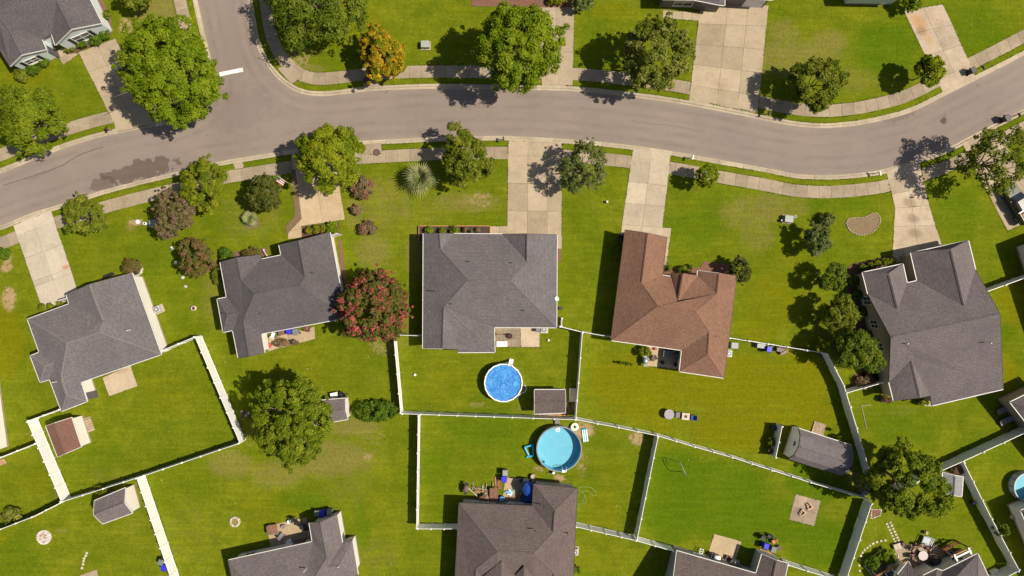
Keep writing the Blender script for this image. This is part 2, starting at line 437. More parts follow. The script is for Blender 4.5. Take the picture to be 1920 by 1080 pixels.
# ------------------------------------------------------------------ lawn sheet
# wear of the turf: (px, py, rx, ry, kind, amount) kind 0 dry straw, 1 bare soil, 2 lush green, 3 yellow-olive
BLOBS = [
 (1480, 110, 120, 45, 0, .55), (1555, 80, 40, 30, 0, .55), (1470, 60, 35, 30, 0, .5), (1600, 150, 60, 30, 0, .4), (1660, 90, 70, 60, 2, .7), (1840, 50, 80, 60, 2, .5),
 (640, 70, 160, 70, 3, .3), (800, 30, 80, 30, 2, .3), (560, 110, 30, 25, 1, .5), (580, 130, 40, 12, 0, .5), (660, 110, 60, 30, 2, .4),
 (1120, 60, 40, 60, 2, .4), (1150, 20, 50, 20, 3, .5), (1125, 110, 50, 40, 2, .3),
 (290, 20, 50, 30, 0, .75), (235, 50, 14, 20, 1, .7), (320, 10, 30, 20, 0, .6), (120, 150, 60, 50, 2, .35),
 (13, 500, 12, 12, 1, .9), (17, 560, 14, 24, 1, 1.), (15, 480, 10, 12, 1, .7), (10, 640, 40, 80, 3, .7), (20, 720, 50, 80, 2, .35),
 (255, 417, 16, 6, 1, .9), (245, 425, 10, 10, 0, .7), (280, 480, 70, 60, 2, .4), (230, 450, 80, 40, 2, .3), (160, 470, 30, 30, 3, .3),
 (470, 400, 70, 60, 0, .35), (440, 430, 40, 30, 0, .25), (400, 560, 30, 60, 0, .4), (340, 560, 30, 80, 2, .3),
 (720, 380, 60, 60, 0, .42), (700, 470, 40, 40, 0, .55), (665, 400, 22, 40, 0, .5), (870, 380, 80, 22, 0, .5), (900, 375, 30, 20, 1, .45), (800, 400, 60, 30, 0, .3), (760, 380, 8, 40, 0, .5),
 (780, 480, 22, 60, 0, .55), (720, 650, 30, 20, 1, .45), (760, 620, 20, 40, 0, .4), (660, 340, 25, 25, 0, .6),
 (1095, 420, 30, 70, 2, .35), (1120, 480, 30, 100, 2, .3), (1090, 340, 30, 30, 0, .35),
 (1400, 400, 60, 40, 0, .5), (1440, 390, 40, 35, 0, .55), (1420, 440, 40, 40, 0, .45), (1300, 430, 70, 50, 2, .5), (1350, 370, 60, 30, 2, .4), (1260, 460, 30, 50, 2, .4),
 (1490, 385, 40, 25, 0, .4), (1560, 380, 90, 30, 2, .5), (1600, 470, 60, 40, 2, .35), (1450, 560, 60, 60, 3, .55), (1420, 620, 50, 30, 3, .5), (1480, 500, 40, 60, 3, .35),
 (1800, 400, 60, 60, 2, .5), (1900, 560, 40, 60, 3, .6), (1890, 620, 20, 20, 2, .5), (1880, 700, 30, 40, 3, .75),
 (560, 700, 120, 60, 3, .35), (640, 720, 60, 20, 3, .3), (380, 720, 40, 100, 3, .3), (620, 860, 90, 40, 0, .6), (660, 800, 60, 20, 0, .6), (700, 820, 30, 20, 1, .3), (690, 857, 12, 8, 1, .6), (520, 890, 60, 30, 0, .55), (430, 870, 50, 30, 0, .55),
 (480, 800, 40, 40, 1, .3), (650, 900, 60, 60, 0, .3), (500, 960, 80, 40, 3, .4), (350, 1000, 60, 80, 0, .25), (720, 950, 50, 60, 3, .25), (700, 1040, 60, 40, 0, .3), (560, 940, 60, 20, 2, .6), (680, 990, 20, 60, 2, .5),
 (850, 720, 80, 50, 3, .35), (895, 758, 18, 6, 1, .5), (1010, 680, 60, 30, 2, .25), (830, 700, 50, 40, 3, .3), (905, 800, 100, 40, 2, .5), (1030, 730, 30, 30, 3, .3), (820, 870, 50, 60, 2, .45), (985, 765, 30, 10, 1, .3),
 (1090, 808, 26, 14, 1, 1.), (1095, 800, 20, 10, 1, .8), (1195, 823, 15, 12, 1, 1.), (1185, 820, 8, 6, 1, .8), (1010, 880, 14, 8, 1, .5), (1050, 897, 12, 8, 1, 1.), (1130, 960, 40, 60, 3, .45), (1150, 890, 40, 50, 3, .35), (1120, 1040, 60, 40, 3, .35), (1090, 870, 14, 30, 1, .4), (960, 830, 40, 60, 2, .4),
 (1200, 720, 110, 70, 3, .75), (1380, 720, 120, 60, 3, .85), (1500, 720, 60, 60, 3, .85), (1300, 700, 80, 60, 3, .5), (1400, 800, 120, 50, 3, .75), (1240, 790, 80, 30, 3, .5), (1520, 780, 50, 30, 3, .85), (1150, 690, 50, 40, 3, .5),
 (1330, 920, 120, 60, 2, .95), (1420, 980, 120, 50, 2, .95), (1260, 960, 60, 60, 2, .95), (1530, 900, 60, 50, 2, .9), (1540, 1020, 60, 50, 2, .9), (1270, 880, 60, 40, 2, .8),
 (1700, 800, 80, 50, 2, .5), (1690, 770, 40, 12, 0, .35), (1800, 770, 50, 30, 2, .3), (1830, 830, 50, 30, 2, .4), (1880, 850, 40, 30, 2, .45), (1700, 985, 60, 30, 2, .3), (1810, 1000, 40, 40, 3, .25), (1880, 900, 30, 40, 3, .3),
 (1618, 910, 14, 14, 1, .9), (1600, 895, 20, 20, 1, .4),
 (180, 850, 90, 60, 2, .35), (330, 740, 70, 50, 3, .35), (300, 800, 80, 40, 2, .3), (60, 900, 50, 40, 3, .35), (40, 1040, 60, 50, 2, .4), (180, 1030, 60, 40, 2, .35), (250, 960, 20, 60, 0, .3), (200, 890, 50, 20, 0, .25), (70, 970, 10, 10, 3, .9), (5, 1010, 8, 8, 3, .9), (115, 995, 16, 5, 0, .6),
 (1180, 300, 12, 8, 0, .2), (50, 130, 60, 40, 3, .5), (20, 110, 30, 40, 3, .5)]
def line_pts(a, b, half, fine): 
    pass
FX, FY, CELL = 72.0, 46.0, 0.40
xs = np.concatenate([[-420, -260, -170, -120, -95, -82], np.arange(-FX, FX + 0.01, CELL), [82, 95, 120, 170, 260, 420]])
ys = np.concatenate([[-420, -260, -160, -100, -70, -55], np.arange(-FY, FY + 0.01, CELL), [55, 70, 100, 160, 260, 420]])
GX, GY = np.meshgrid(xs, ys)
sd = signed_dist(GX, GY, ROAD_POLY)
# pull the turf vertices nearest the kerb onto its back edge, let everything inside drop below the road
gy_, gx_ = np.gradient(sd, ys, xs)
near = (sd > .20) & (sd < .62) & (np.abs(GX) < FX) & (np.abs(GY) < FY)
gl_ = np.maximum(.3, gx_ ** 2 + gy_ ** 2)
GX = np.where(near, GX + gx_ / gl_ * (.42 - sd), GX); GY = np.where(near, GY + gy_ / gl_ * (.42 - sd), GY)
GZ = np.where(sd > 0.20, 0.0, -0.4)
nx, ny = len(xs), len(ys)
V = np.stack([GX, GY, GZ], -1).reshape(-1, 3)
ii, jj = np.meshgrid(np.arange(nx - 1), np.arange(ny - 1))
q = (jj * nx + ii).ravel()
F = np.stack([q, q + 1, q + 1 + nx, q + nx], -1)
me = bpy.data.meshes.new('lawn')
me.vertices.add(len(V)); me.vertices.foreach_set('co', V.ravel())
me.loops.add(F.size); me.loops.foreach_set('vertex_index', F.ravel().astype(np.int32))
me.polygons.add(len(F)); me.polygons.foreach_set('loop_start', (np.arange(len(F)) * 4).astype(np.int32)); me.polygons.foreach_set('loop_total', np.full(len(F), 4, np.int32))
me.update()
wear = np.zeros((len(V), 4), np.float32)
PXX = V[:, 0] * PPM + 960; PYY = 540 - V[:, 1] * PPM
for (bx, by, rx, ry, kd, am) in BLOBS:
    d = np.sqrt(((PXX - bx) / rx) ** 2 + ((PYY - by) / ry) ** 2)
    f = np.clip(1.45 - d, 0, 1); f = f * f * (3 - 2 * f) * am
    wear[:, kd] = np.maximum(wear[:, kd], f)
at = me.color_attributes.new('wear', 'FLOAT_COLOR', 'POINT')
at.data.foreach_set('color', wear.ravel())

def lawn_mat():
    t = NT('lawn_turf'); geo = t.node('NewGeometry').outputs['Position']
    a = t.node('Attribute', attribute_name='wear')
    s = t.node('SeparateColor'); t.l.new(a.outputs['Color'], s.inputs[0])
    dry, soil, lush, yel = s.outputs[0], s.outputs[1], s.outputs[2], a.outputs['Alpha']
    big = t.mapr(t.noise(geo, 0.075, 4, 0.6), 0.32, 0.68)
    c = t.mix(big, (0.114, 0.146, 0.006), (0.158, 0.178, 0.010))
    c = t.mix(t.math('MULTIPLY', t.mapr(t.noise(geo, 0.45, 5, 0.65), 0.35, 0.65), 0.60), c, (0.080, 0.116, 0.004))
    def amount(w, sc, k):     # break the edge of a worn area into patches
        return t.mapr(t.math('ADD', w, t.math('MULTIPLY', t.math('SUBTRACT', t.noise(geo, sc, 5, 0.7), 0.5), k)), 0.15, 0.75)
    c = t.mix(t.math('MULTIPLY', amount(lush, 0.35, 0.5), 0.75), c, (0.064, 0.122, 0.003))
    c = t.mix(t.math('MULTIPLY', amount(yel, 0.3, 0.5), 0.80), c, (0.150, 0.148, 0.003))
    c = t.mix(t.math('MULTIPLY', t.mapr(t.noise(geo, 1.1, 5, 0.7), 0.55, 0.78), 0.34), c, (0.20, 0.172, 0.04))
    c = t.mix(t.math('MULTIPLY', amount(dry, 0.9, 0.9), 0.55), c, (0.235, 0.18, 0.062))
    # blades: fine light and dark flecks, faint mowing lines
    c = t.mix(t.math('MULTIPLY', t.mapr(t.noise(geo, 1.9, 5, 0.75), 0.40, 0.66), 0.38), c, t.hsv(c, 0.508, 1.05, 0.66))
    c = t.mix(t.math('MULTIPLY', t.mapr(t.noise(geo, 4.5, 4, 0.8), 0.42, 0.62), 0.50), c, t.hsv(c, 0.5, 1.05, 0.55))
    c = t.mix(t.math('MULTIPLY', t.mapr(t.noise(geo, 9, 3, 0.8), 0.50, 0.68), 0.50), c, t.hsv(c, 0.49, 0.92, 1.75))
    st = t.noise(t.scaled(geo, (0.16, 2.1, 1), math.radians(20)), 1.0, 3, 0.5)
    c = t.mix(t.math('MULTIPLY', t.mapr(st, 0.45, 0.62), 0.32), c, t.hsv(c, 0.49, 1.0, 1.3))
    sm = t.math('MULTIPLY', amount(t.math('MULTIPLY', soil, t.mapr(t.noise(geo, 2.6, 5, .75), .30, .58)), 1.5, 1.1), 0.9)
    c = t.mix(sm, c, t.mix(t.noise(geo, 3, 4), (0.44, 0.31, 0.19), (0.27, 0.165, 0.085)))
    t.put(t.b.inputs['Base Color'], c)
    t.b.inputs['Roughness'].default_value = 0.95
    t.b.inputs['Specular IOR Level'].default_value = 0.0
    t.bump(t.math('ADD', t.noise(geo, 9, 4, 0.8), t.math('MULTIPLY', t.noise(geo, 2.0, 3, 0.6), 1.2)), 0.55, 0.09)
    return t.m
me.materials.append(lawn_mat())
lawn = link_mesh('lawn', me)
tag(lawn, 'mown green lawn with dry straw coloured patches around all the houses', 'lawn', kind='structure')

# ------------------------------------------------------------------ asphalt
RX, RY = np.meshgrid(np.arange(-90, 90.1, .6), np.arange(-52, 52.1, .6))
rd = signed_dist(RX, RY, ROAD_POLY); rn = RX.shape[1]
qi, qj = np.meshgrid(np.arange(rn - 1), np.arange(RX.shape[0] - 1)); qq = (qj * rn + qi).ravel()
RF = np.stack([qq, qq + 1, qq + 1 + rn, qq + rn], -1)
RF = RF[(rd.ravel()[RF] < .25).any(1)]
use = np.unique(RF); remap = np.full(RX.size, -1); remap[use] = np.arange(len(use)); RF = remap[RF]
RV = np.column_stack([RX.ravel()[use], RY.ravel()[use], np.full(len(use), ROAD_Z)])
o = MB().add(RV.tolist(), RF.tolist()).build('road', ASPHALT)
ea = o.data.attributes.new('edge', 'FLOAT', 'POINT'); ea.data.foreach_set('value', (-rd.ravel()[use]).astype(np.float32))
tag(o, 'grey brown asphalt street curving past the houses with a side street', 'road', kind='structure')
road = o

def ribbon(mb, pts, w, z):
    P = []
    for i, p in enumerate(pts):
        d = (pts[min(i + 1, len(pts) - 1)] - pts[max(i - 1, 0)]).normalized()
        n = Vector((-d.y, d.x, 0)) * (w / 2)
        P += [(p.x + n.x, p.y + n.y, z), (p.x - n.x, p.y - n.y, z)]
    mb.add(P, [(2 * i, 2 * i + 1, 2 * i + 3, 2 * i + 2) for i in range(len(pts) - 1)])
TAR = simple('dark_tar', (0.105, 0.082, 0.067), (0.15, 0.118, 0.094), 1.5, 0.9)
random.seed(4)
def wiggle(pts, amp):
    return [Vector((p.x + random.uniform(-amp, amp), p.y + random.uniform(-amp, amp), 0)) for p in pts]
for pts, w in (([(779, 172), (781, 200), (780, 225), (786, 248), (789, 262)], .035), ([(5, 347), (60, 330), (110, 312), (150, 290), (192, 275)], .14),
               ([(1185, 226), (1230, 232), (1270, 237), (1320, 247)], .05), ([(560, 233), (640, 231)], .035)):
    mb = MB(); ribbon(mb, wiggle([W(p.x, p.y) for p in smooth(pts, 6)], .05), w, ROAD_Z + .005)
    mb.build('tar_seam', TAR, road)
PAINT = simple('road_paint', (0.80, 0.79, 0.76), (0.60, 0.57, 0.53), 3.0, 0.7)
mb = MB(); ribbon(mb, [W(411, 139), W(425, 136), W(440, 133), W(455, 130)], .50, ROAD_Z + .006)
tag(mb.build('stop_line', PAINT), 'white painted stop line across the end of the side street', 'road marking', kind='structure')

# ------------------------------------------------------------------ driveways (photograph pixels: road-left, road-right, house-right, house-left)
def lerp2(q, u, v):
    a = Vector(q[0]).lerp(Vector(q[1]), u); b = Vector(q[3]).lerp(Vector(q[2]), u)
    return a.lerp(b, v)
DRIVE_POLYS = []; DRIVE_ROOTS = []
def slab_mesh(mb, P, z0, z1, inset=.014):
    c = sum((Vector(p) for p in P), Vector((0, 0))) / len(P)
    Q = [Vector(p) + (c - Vector(p)).normalized() * inset * 1.4 for p in P]
    mb.prism(Q, z0, z1)
def driveway(label, quad, cols, rows, mat, z=.03, name='driveway', cat='driveway', flare=None):
    q = [W(*p).xy for p in quad]
    c = (q[0] + q[1] + q[2] + q[3]) / 4
    root = thing(name, label, cat, (c.x, c.y, 0), kind='structure')
    DRIVE_POLYS.append([tuple(p) for p in q]); DRIVE_ROOTS.append((root, mat[0] if isinstance(mat, list) else mat))
    mb = MB(); mb.prism([p - c for p in q], -.09, z - .022); mb.build('joint_bed', simple('joint_dirt', (0.09, 0.072, 0.05), None, 8, .95), root)
    cu = [sum(cols[:i]) / sum(cols) for i in range(len(cols) + 1)]
    rv = [sum(rows[:i]) / sum(rows) for i in range(len(rows) + 1)]
    for i in range(len(cols)):
        for j in range(len(rows)):
            P = [lerp2(q, cu[i], rv[j]) - c, lerp2(q, cu[i + 1], rv[j]) - c, lerp2(q, cu[i + 1], rv[j + 1]) - c, lerp2(q, cu[i], rv[j + 1]) - c]
            mb = MB(); slab_mesh(mb, P, -.08, z + random.uniform(-.003, .003)); mb.build('slab', mat[(i + j) % len(mat)] if isinstance(mat, list) else mat, root)
    return root
RUST = concrete('concrete_rusty', (0.42, 0.335, 0.245), (0.33, 0.26, 0.185), [(1722, 40, 24, 16, -.6, (0.40, 0.20, 0.07), .65), (1740, 72, 22, 10, -1.1, (0.40, 0.24, 0.10), .5), (1727, 58, 14, 12, 0, (0.20, 0.11, 0.05), .6)])
OILED = concrete('concrete_oily', (0.43, 0.345, 0.25), (0.35, 0.275, 0.195), [(1705, 380, 18, 12, -.3, (0.22, 0.16, 0.10), .7), (1712, 410, 16, 12, -.3, (0.20, 0.15, 0.10), .7), (1715, 437, 18, 12, -.3, (0.20, 0.15, 0.10), .7)])
REDSPOT = concrete('concrete_red_spot', (0.46, 0.395, 0.31), (0.40, 0.34, 0.26), [(123, 501, 10, 5, .3, (0.42, 0.16, 0.09), .8)])
driveway('pale driveway shaded by the biggest maple at the street corner', [(222, 247), (291, 232), (217, 72), (147, 98)], [1, 1], [1, 1, 1, 1], CONC)
driveway('driveway at the top edge half hidden by a bright green tree', [(1016, 160), (1074, 161), (1077, 13), (1008, 13)], [1, 1], [.5, 1, 1, 1], CONC)
driveway('widest driveway, three slabs across, in front of the dark grey house', [(1292, 186), (1421, 211), (1441, 10), (1313, 10)], [1.15, .85, .85], [.7, 1, 1, 1, .9], CONC)
driveway('driveway with orange rust stains at the top right', [(1768, 174), (1830, 145), (1768, 8), (1694, 20)], [1, 1], [.6, 1, 1, 1], RUST)
driveway('clean pale driveway at the left edge with a red spot', [(25, 423), (96, 395), (150, 556), (80, 580)], [1, 1], [.45, 1, 1, .22, 1], REDSPOT)
driveway('tan driveway partly under the yellow green tree', [(545, 289), (624, 276), (647, 412), (563, 424)], [1, 1], [.6, 1, 1], CONC_TAN)
driveway('straight driveway with a narrow extra strip, leading to the large grey roof', [(953, 263), (1054, 266), (1053, 442), (951, 442)], [1, 1, .72], [.55, 1, 1, .9], CONC)
driveway('clean driveway leading to the brown roofed house', [(1187, 277), (1258, 288), (1240, 446), (1163, 442)], [1, 1], [.55, 1, 1, 1, .5], CONC_PALE)
driveway('curved driveway with dark oil marks before the right hand house', [(1661, 320), (1723, 299), (1742, 385), (1678, 390)], [1, 1], [.55, .8, .8], OILED)
driveway('lower oily slabs flaring towards the garage of the right hand house', [(1678, 390), (1742, 385), (1776, 492), (1672, 492)], [1, 1], [1, 1, .9], OILED, z=.026)
driveway('driveway at the right edge with the parked pickup', [(1803, 268), (1867, 237), (1960, 400), (1889, 433)], [.35, 1, 1], [.55, 1, 1, 1], CONC)
# footpaths between driveway and door
def path(label, quad, cols, rows, mat=CONC, z=.022, name='footpath'):
    return driveway(label, quad, cols, rows, mat, z, name, 'path')
path('short path from the driveway to the pale blue house door', [(119, 122), (147, 102), (126, 84), (103, 98)], [1], [1, 1])
path('path along the front wall of the dark grey house', [(1243, 34), (1315, 40), (1316, 24), (1243, 19)], [1, 1, 1, 1], [1])
path('short path joining the straight driveway to the planter bed', [(919, 440), (953, 440), (953, 424), (919, 424)], [1, 1], [1])
path('path running down beside the brown roofed garage wing', [(1240, 427), (1259, 427), (1247, 517), (1232, 515)], [1], [1, 1, 1, 1, 1])
path('strip of slab right of the large grey roofed garage', [(1040, 441), (1054, 441), (1053, 467), (1040, 467)], [1], [1])
path('curved tan entry path between hedge and shaded porch', [(541, 420), (564, 411), (567, 446), (540, 448)], [1], [1, 1], CONC_TAN)
# patios
def patio(label, quad, cols, rows, mat=CONC_TAN, z=.03):
    return driveway(label, quad, cols, rows, mat, z, 'patio', 'patio')
PAT_STAIN = concrete('concrete_patio_stained', (0.50, 0.40, 0.28), (0.43, 0.34, 0.235), [(228, 696, 22, 5, .25, (0.30, 0.20, 0.11), .6), (1015, 633, 5, 3, 1, (0.45, 0.24, 0.07), .5)])
FLAG_STONE = concrete('flagstone_brown', (0.30, 0.235, 0.155), (0.21, 0.165, 0.115), [(955, 630, 10, 9, 0, (0.15, 0.16, 0.14), .6)])
patio('bare tan patio behind the grey house at the left', [(192, 708), (245, 684), (258, 724), (205, 743)], [1], [1], PAT_STAIN)
patio('narrow tan patio with bins behind the charcoal roofed house', [(497, 636), (590, 612), (592, 635), (503, 659)], [1, 1.2], [1], CONC_TAN)
patio('brown stone patio with a fire pit in the corner of the large grey roof', [(927, 605), (976, 605), (976, 651), (927, 651)], [1, 1, 1], [1, 1, 1], FLAG_STONE)
patio('empty pale concrete square beside the brown stone patio', [(976, 605), (1012, 605), (1012, 651), (976, 651)], [1], [1], PAT_STAIN, z=.034)
patio('patio tucked into the rear corner of the brown roofed house', [(1213, 640), (1282, 645), (1276, 693), (1210, 686)], [1, 2], [1], CONC_TAN)
patio('cluttered patio behind the taupe roofed house by the round pool', [(948, 895), (1003, 896), (1003, 945), (940, 945)], [1, 1], [1, 1], CONC_TAN)
patio('patio with folded chairs behind the bottom left house', [(500, 986), (575, 969), (588, 1022), (509, 1035)], [1, 1.1], [1], CONC_TAN)
patio('square patio behind the bottom right house with barbecue things', [(1339, 1001), (1391, 1015), (1374, 1065), (1325, 1045)], [1], [1], CONC_TAN)
PADM = concrete('concrete_fire_pad', (0.36, 0.275, 0.19), (0.26, 0.20, 0.14), [(1500, 958, 14, 10, 0, (0.15, 0.12, 0.09), .6)])
patio('square stained concrete pad alone on the lawn with wooden seats', [(1492, 926), (1539, 939), (1527, 987), (1479, 974)], [1, 1], [1, 1], PADM)
patio('large tan patio at the bottom right with dining furniture', [(1676, 1028), (1746, 1012), (1800, 1062), (1700, 1085)], [1, 1, 1], [1, 1, 1], CONC)
patio('pale landing behind the shed at the bottom left corner', [(150, 1078), (182, 1068), (186, 1090), (150, 1095)], [1], [1], CONC)
patio('brick coloured step at the left edge', [(-8, 864), (9, 860), (13, 869), (-8, 876)], [1], [1], DIRT)

# ------------------------------------------------------------------ kerbs and sidewalks along the three street edges
def offset_line(pts, d):
    out = []
    for i, p in enumerate(pts):
        t = (pts[min(i + 1, len(pts) - 1)] - pts[max(i - 1, 0)]).normalized()
        out.append(Vector((p.x - t.y * d, p.y + t.x * d, 0)))
    return out
def resample(pts, step):
    L = [0.0]
    for a, b in zip(pts, pts[1:]): L.append(L[-1] + (b - a).length)
    n = max(1, round(L[-1] / step)); out = []; k = 0
    for i in range(n + 1):
        s = L[-1] * i / n
        while k < len(L) - 2 and L[k + 1] < s: k += 1
        f = (s - L[k]) / max(1e-9, L[k + 1] - L[k])
        out.append(pts[k].lerp(pts[k + 1], min(1, f)))
    return out
def near_frame(p, m=1.0): return abs(p.x) < 66 + m and abs(p.y) < 38 + m
def street_side(edge, side, lk, lw, gaps=()):
    kerb = thing('kerb', lk, 'kerb', kind='structure')
    walk = thing('sidewalk', lw, 'sidewalk', kind='structure')
    cut = [p for p in edge if abs(p.x) < 74 and abs(p.y) < 46]
    base = resample(cut, 3.0)
    prof = [(-.12, ROAD_Z - .05), (-.12, ROAD_Z + .008), (.10, ROAD_Z + .015), (.17, .012), (.24, .022), (.46, .02), (.46, -.1)]
    for i in range(len(base) - 1):
        a, b = base[i], base[i + 1]
        if not near_frame((a + b) / 2, 4): continue
        sub = [a.lerp(b, t) for t in (0.004, .25, .5, .75, .996)]
        # keep the curve: sample the true edge
        mb = MB(); rows = []
        for s in sub:
            j = min(range(len(cut)), key=lambda k: (cut[k] - s).length_squared)
            t = (cut[min(j + 1, len(cut) - 1)] - cut[max(j - 1, 0)]).normalized()
            nrm = Vector((-t.y, t.x, 0)) * side
            s2 = s + nrm * ((cut[j] - s).dot(nrm))
            rows.append([s2 + nrm * d + Vector((0, 0, z)) for d, z in prof])
        n = len(prof)
        for r in rows: mb.v += [tuple(p) for p in r]
        for r in range(len(rows) - 1):
            for k in range(n - 1):
                f = (r * n + k, r * n + k + 1, (r + 1) * n + k + 1, (r + 1) * n + k)
                mb.f.append(f if side < 0 else tuple(reversed(f)))
        mb.f += [tuple(range(n)), tuple(range((len(rows) - 1) * n, len(rows) * n))]
        mb.build('kerb_stone', CONC_KERB, kerb)
    # aprons joining each driveway to the kerb
    fine = resample(cut, .35); fi, fo = offset_line(fine, .45 * side), offset_line(fine, 1.9 * side)
    for pl, (dr, dm) in list(zip(DRIVE_POLYS, DRIVE_ROOTS)):
        if dr['category'] != 'driveway': continue
        run = [i for i in range(len(fine)) if in_poly(fo[i].x, fo[i].y, pl)]
        if len(run) < 3: continue
        V = []
        for i in run: V += [(fi[i].x - dr.location.x, fi[i].y - dr.location.y, .0245), (fo[i].x - dr.location.x, fo[i].y - dr.location.y, .0245)]
        MB().add(V, [((2 * k, 2 * k + 1, 2 * k + 3, 2 * k + 2) if side < 0 else (2 * k, 2 * k + 2, 2 * k + 3, 2 * k + 1)) for k in range(len(run) - 1)]).build('apron', dm, dr)
    mid = resample(offset_line(cut, 2.0 * side), 1.52)
    bed = []
    for i in range(len(mid) - 1):
        a, b = mid[i], mid[i + 1]; c = (a + b) / 2
        if not near_frame(c, 4): continue
        if any(in_poly(c.x, c.y, pl) and signed_dist(np.array([c.x]), np.array([c.y]), pl)[0] < -.85 for pl in DRIVE_POLYS): continue
        P = []
        for p, dd in ((a, -.78), (b, -.78), (b, .78), (a, .78)):
            j = min(range(len(cut)), key=lambda k: (cut[k] - p).length_squared)
            t = (cut[min(j + 1, len(cut) - 1)] - cut[max(j - 1, 0)]).normalized()
            P.append((p + Vector((-t.y, t.x, 0)) * side * dd).xy)
        mb = MB(); slab_mesh(mb, P, -.06, .02 + random.uniform(-.004, .004), .014); mb.build('slab', CONC_OLD, walk)
random.seed(11)
street_side(E_NW, 1, 'concrete kerb on the corner by the pale blue house', 'sidewalk round the corner by the pale blue house')
street_side(E_NE, 1, 'concrete kerb along the upper side of the street', 'sidewalk along the upper side of the street')
street_side(E_S, -1, 'concrete kerb along the lower side of the street', 'sidewalk along the lower side of the street')
# cross paths over the verge
path('bare concrete ramp over the verge at the side street corner', [(520, 128), (545, 118), (567, 146), (547, 158)], [1], [1], CONC)
path('small concrete crossing over the verge beside the orange tree', [(681, 165), (713, 165), (713, 150), (681, 152)], [1], [1], CONC_OLD)
path('small concrete crossing over the verge by the street inlet', [(683, 270), (716, 267), (716, 288), (683, 290)], [1], [1], CONC_OLD)
path('concrete crossing over the verge beside the gold green tree', [(437, 306), (455, 302), (458, 315), (440, 318)], [1], [1], CONC)

# ------------------------------------------------------------------ houses
def newell(P):
    n = Vector((0, 0, 0))
    for i in range(len(P)):
        a, b = P[i], P[(i + 1) % len(P)]
        n += Vector(((a.y - b.y) * (a.z + b.z), (a.z - b.z) * (a.x + b.x), (a.x - b.x) * (a.y + b.y)))
    return n.normalized()

def slope_mesh(P, mat, th=.12):
    n = newell(P)
    if n.z < 0: P = list(reversed(P)); n = -n
    m = len(P)
    verts = [tuple(p) for p in P] + [(p.x, p.y, p.z - th) for p in P]
    faces = [tuple(range(m)), tuple(range(2 * m - 1, m - 1, -1))] + [((i + 1) % m, i, m + i, m + (i + 1) % m) for i in range(m)]
    me = bpy.data.meshes.new('roof_slope'); me.from_pydata(verts, [], faces)
    u = Vector((0, 0, 1)).cross(n)
    u = u.normalized() if u.length > 1e-4 else Vector((1, 0, 0))
    v = n.cross(u)
    uvl = me.uv_layers.new(name='UVMap')
    for lp in me.loops:
        p = Vector(me.vertices[lp.vertex_index].co)
        uvl.data[lp.index].uv = (p.dot(u) + 50, p.dot(v) + 50)
    me.materials.append(mat)
    return me

def window_at(root, p, d, n, w, h, zc, shutters=None, panes=2, arch=False):
    """window in the wall through p, along d, outward normal n"""
    def rect(mb, cu, cz, su, sz, depth, out):
        c = p + d * cu + n * out + Vector((0, 0, cz))
        x = d * (su / 2); z = Vector((0, 0, sz / 2)); y = n * (depth / 2)
        P = [c + a * x + b * y + e * z for e in (-1, 1) for a, b in ((-1, -1), (1, -1), (1, 1), (-1, 1))]
        mb.add(P, [(3, 2, 1, 0), (4, 5, 6, 7), (0, 1, 5, 4), (1, 2, 6, 5), (2, 3, 7, 6), (3, 0, 4, 7)])
    mb = MB(); rect(mb, 0, zc, w, h, .04, .01); win = mb.build('window', PANE, root)
    mb = MB()
    for s in (-1, 1):
        rect(mb, s * (w / 2 + .05), zc, .1, h + .2, .08, .03); rect(mb, 0, zc + s * (h / 2 + .05), w + .0, .1, .08, .03)
    mb.build('window_frame', TRIM, win)
    mb = MB(); rect(mb, 0, zc, w, .05, .05, .032)
    for k in range(1, panes): rect(mb, -w / 2 + w * k / panes, zc, .09, h, .05, .036)
    mb.build('muntin', TRIM, win)
    mb = MB(); rect(mb, 0, zc - h / 2 - .14, w + .3, .07, .14, .06); mb.build('window_sill', TRIM, win)
    if shutters:
        for s in (-1, 1):
            mb = MB(); rect(mb, s * (w / 2 + .32), zc, .4, h + .1, .05, .03); mb.build('shutter', shutters, win)
    return win

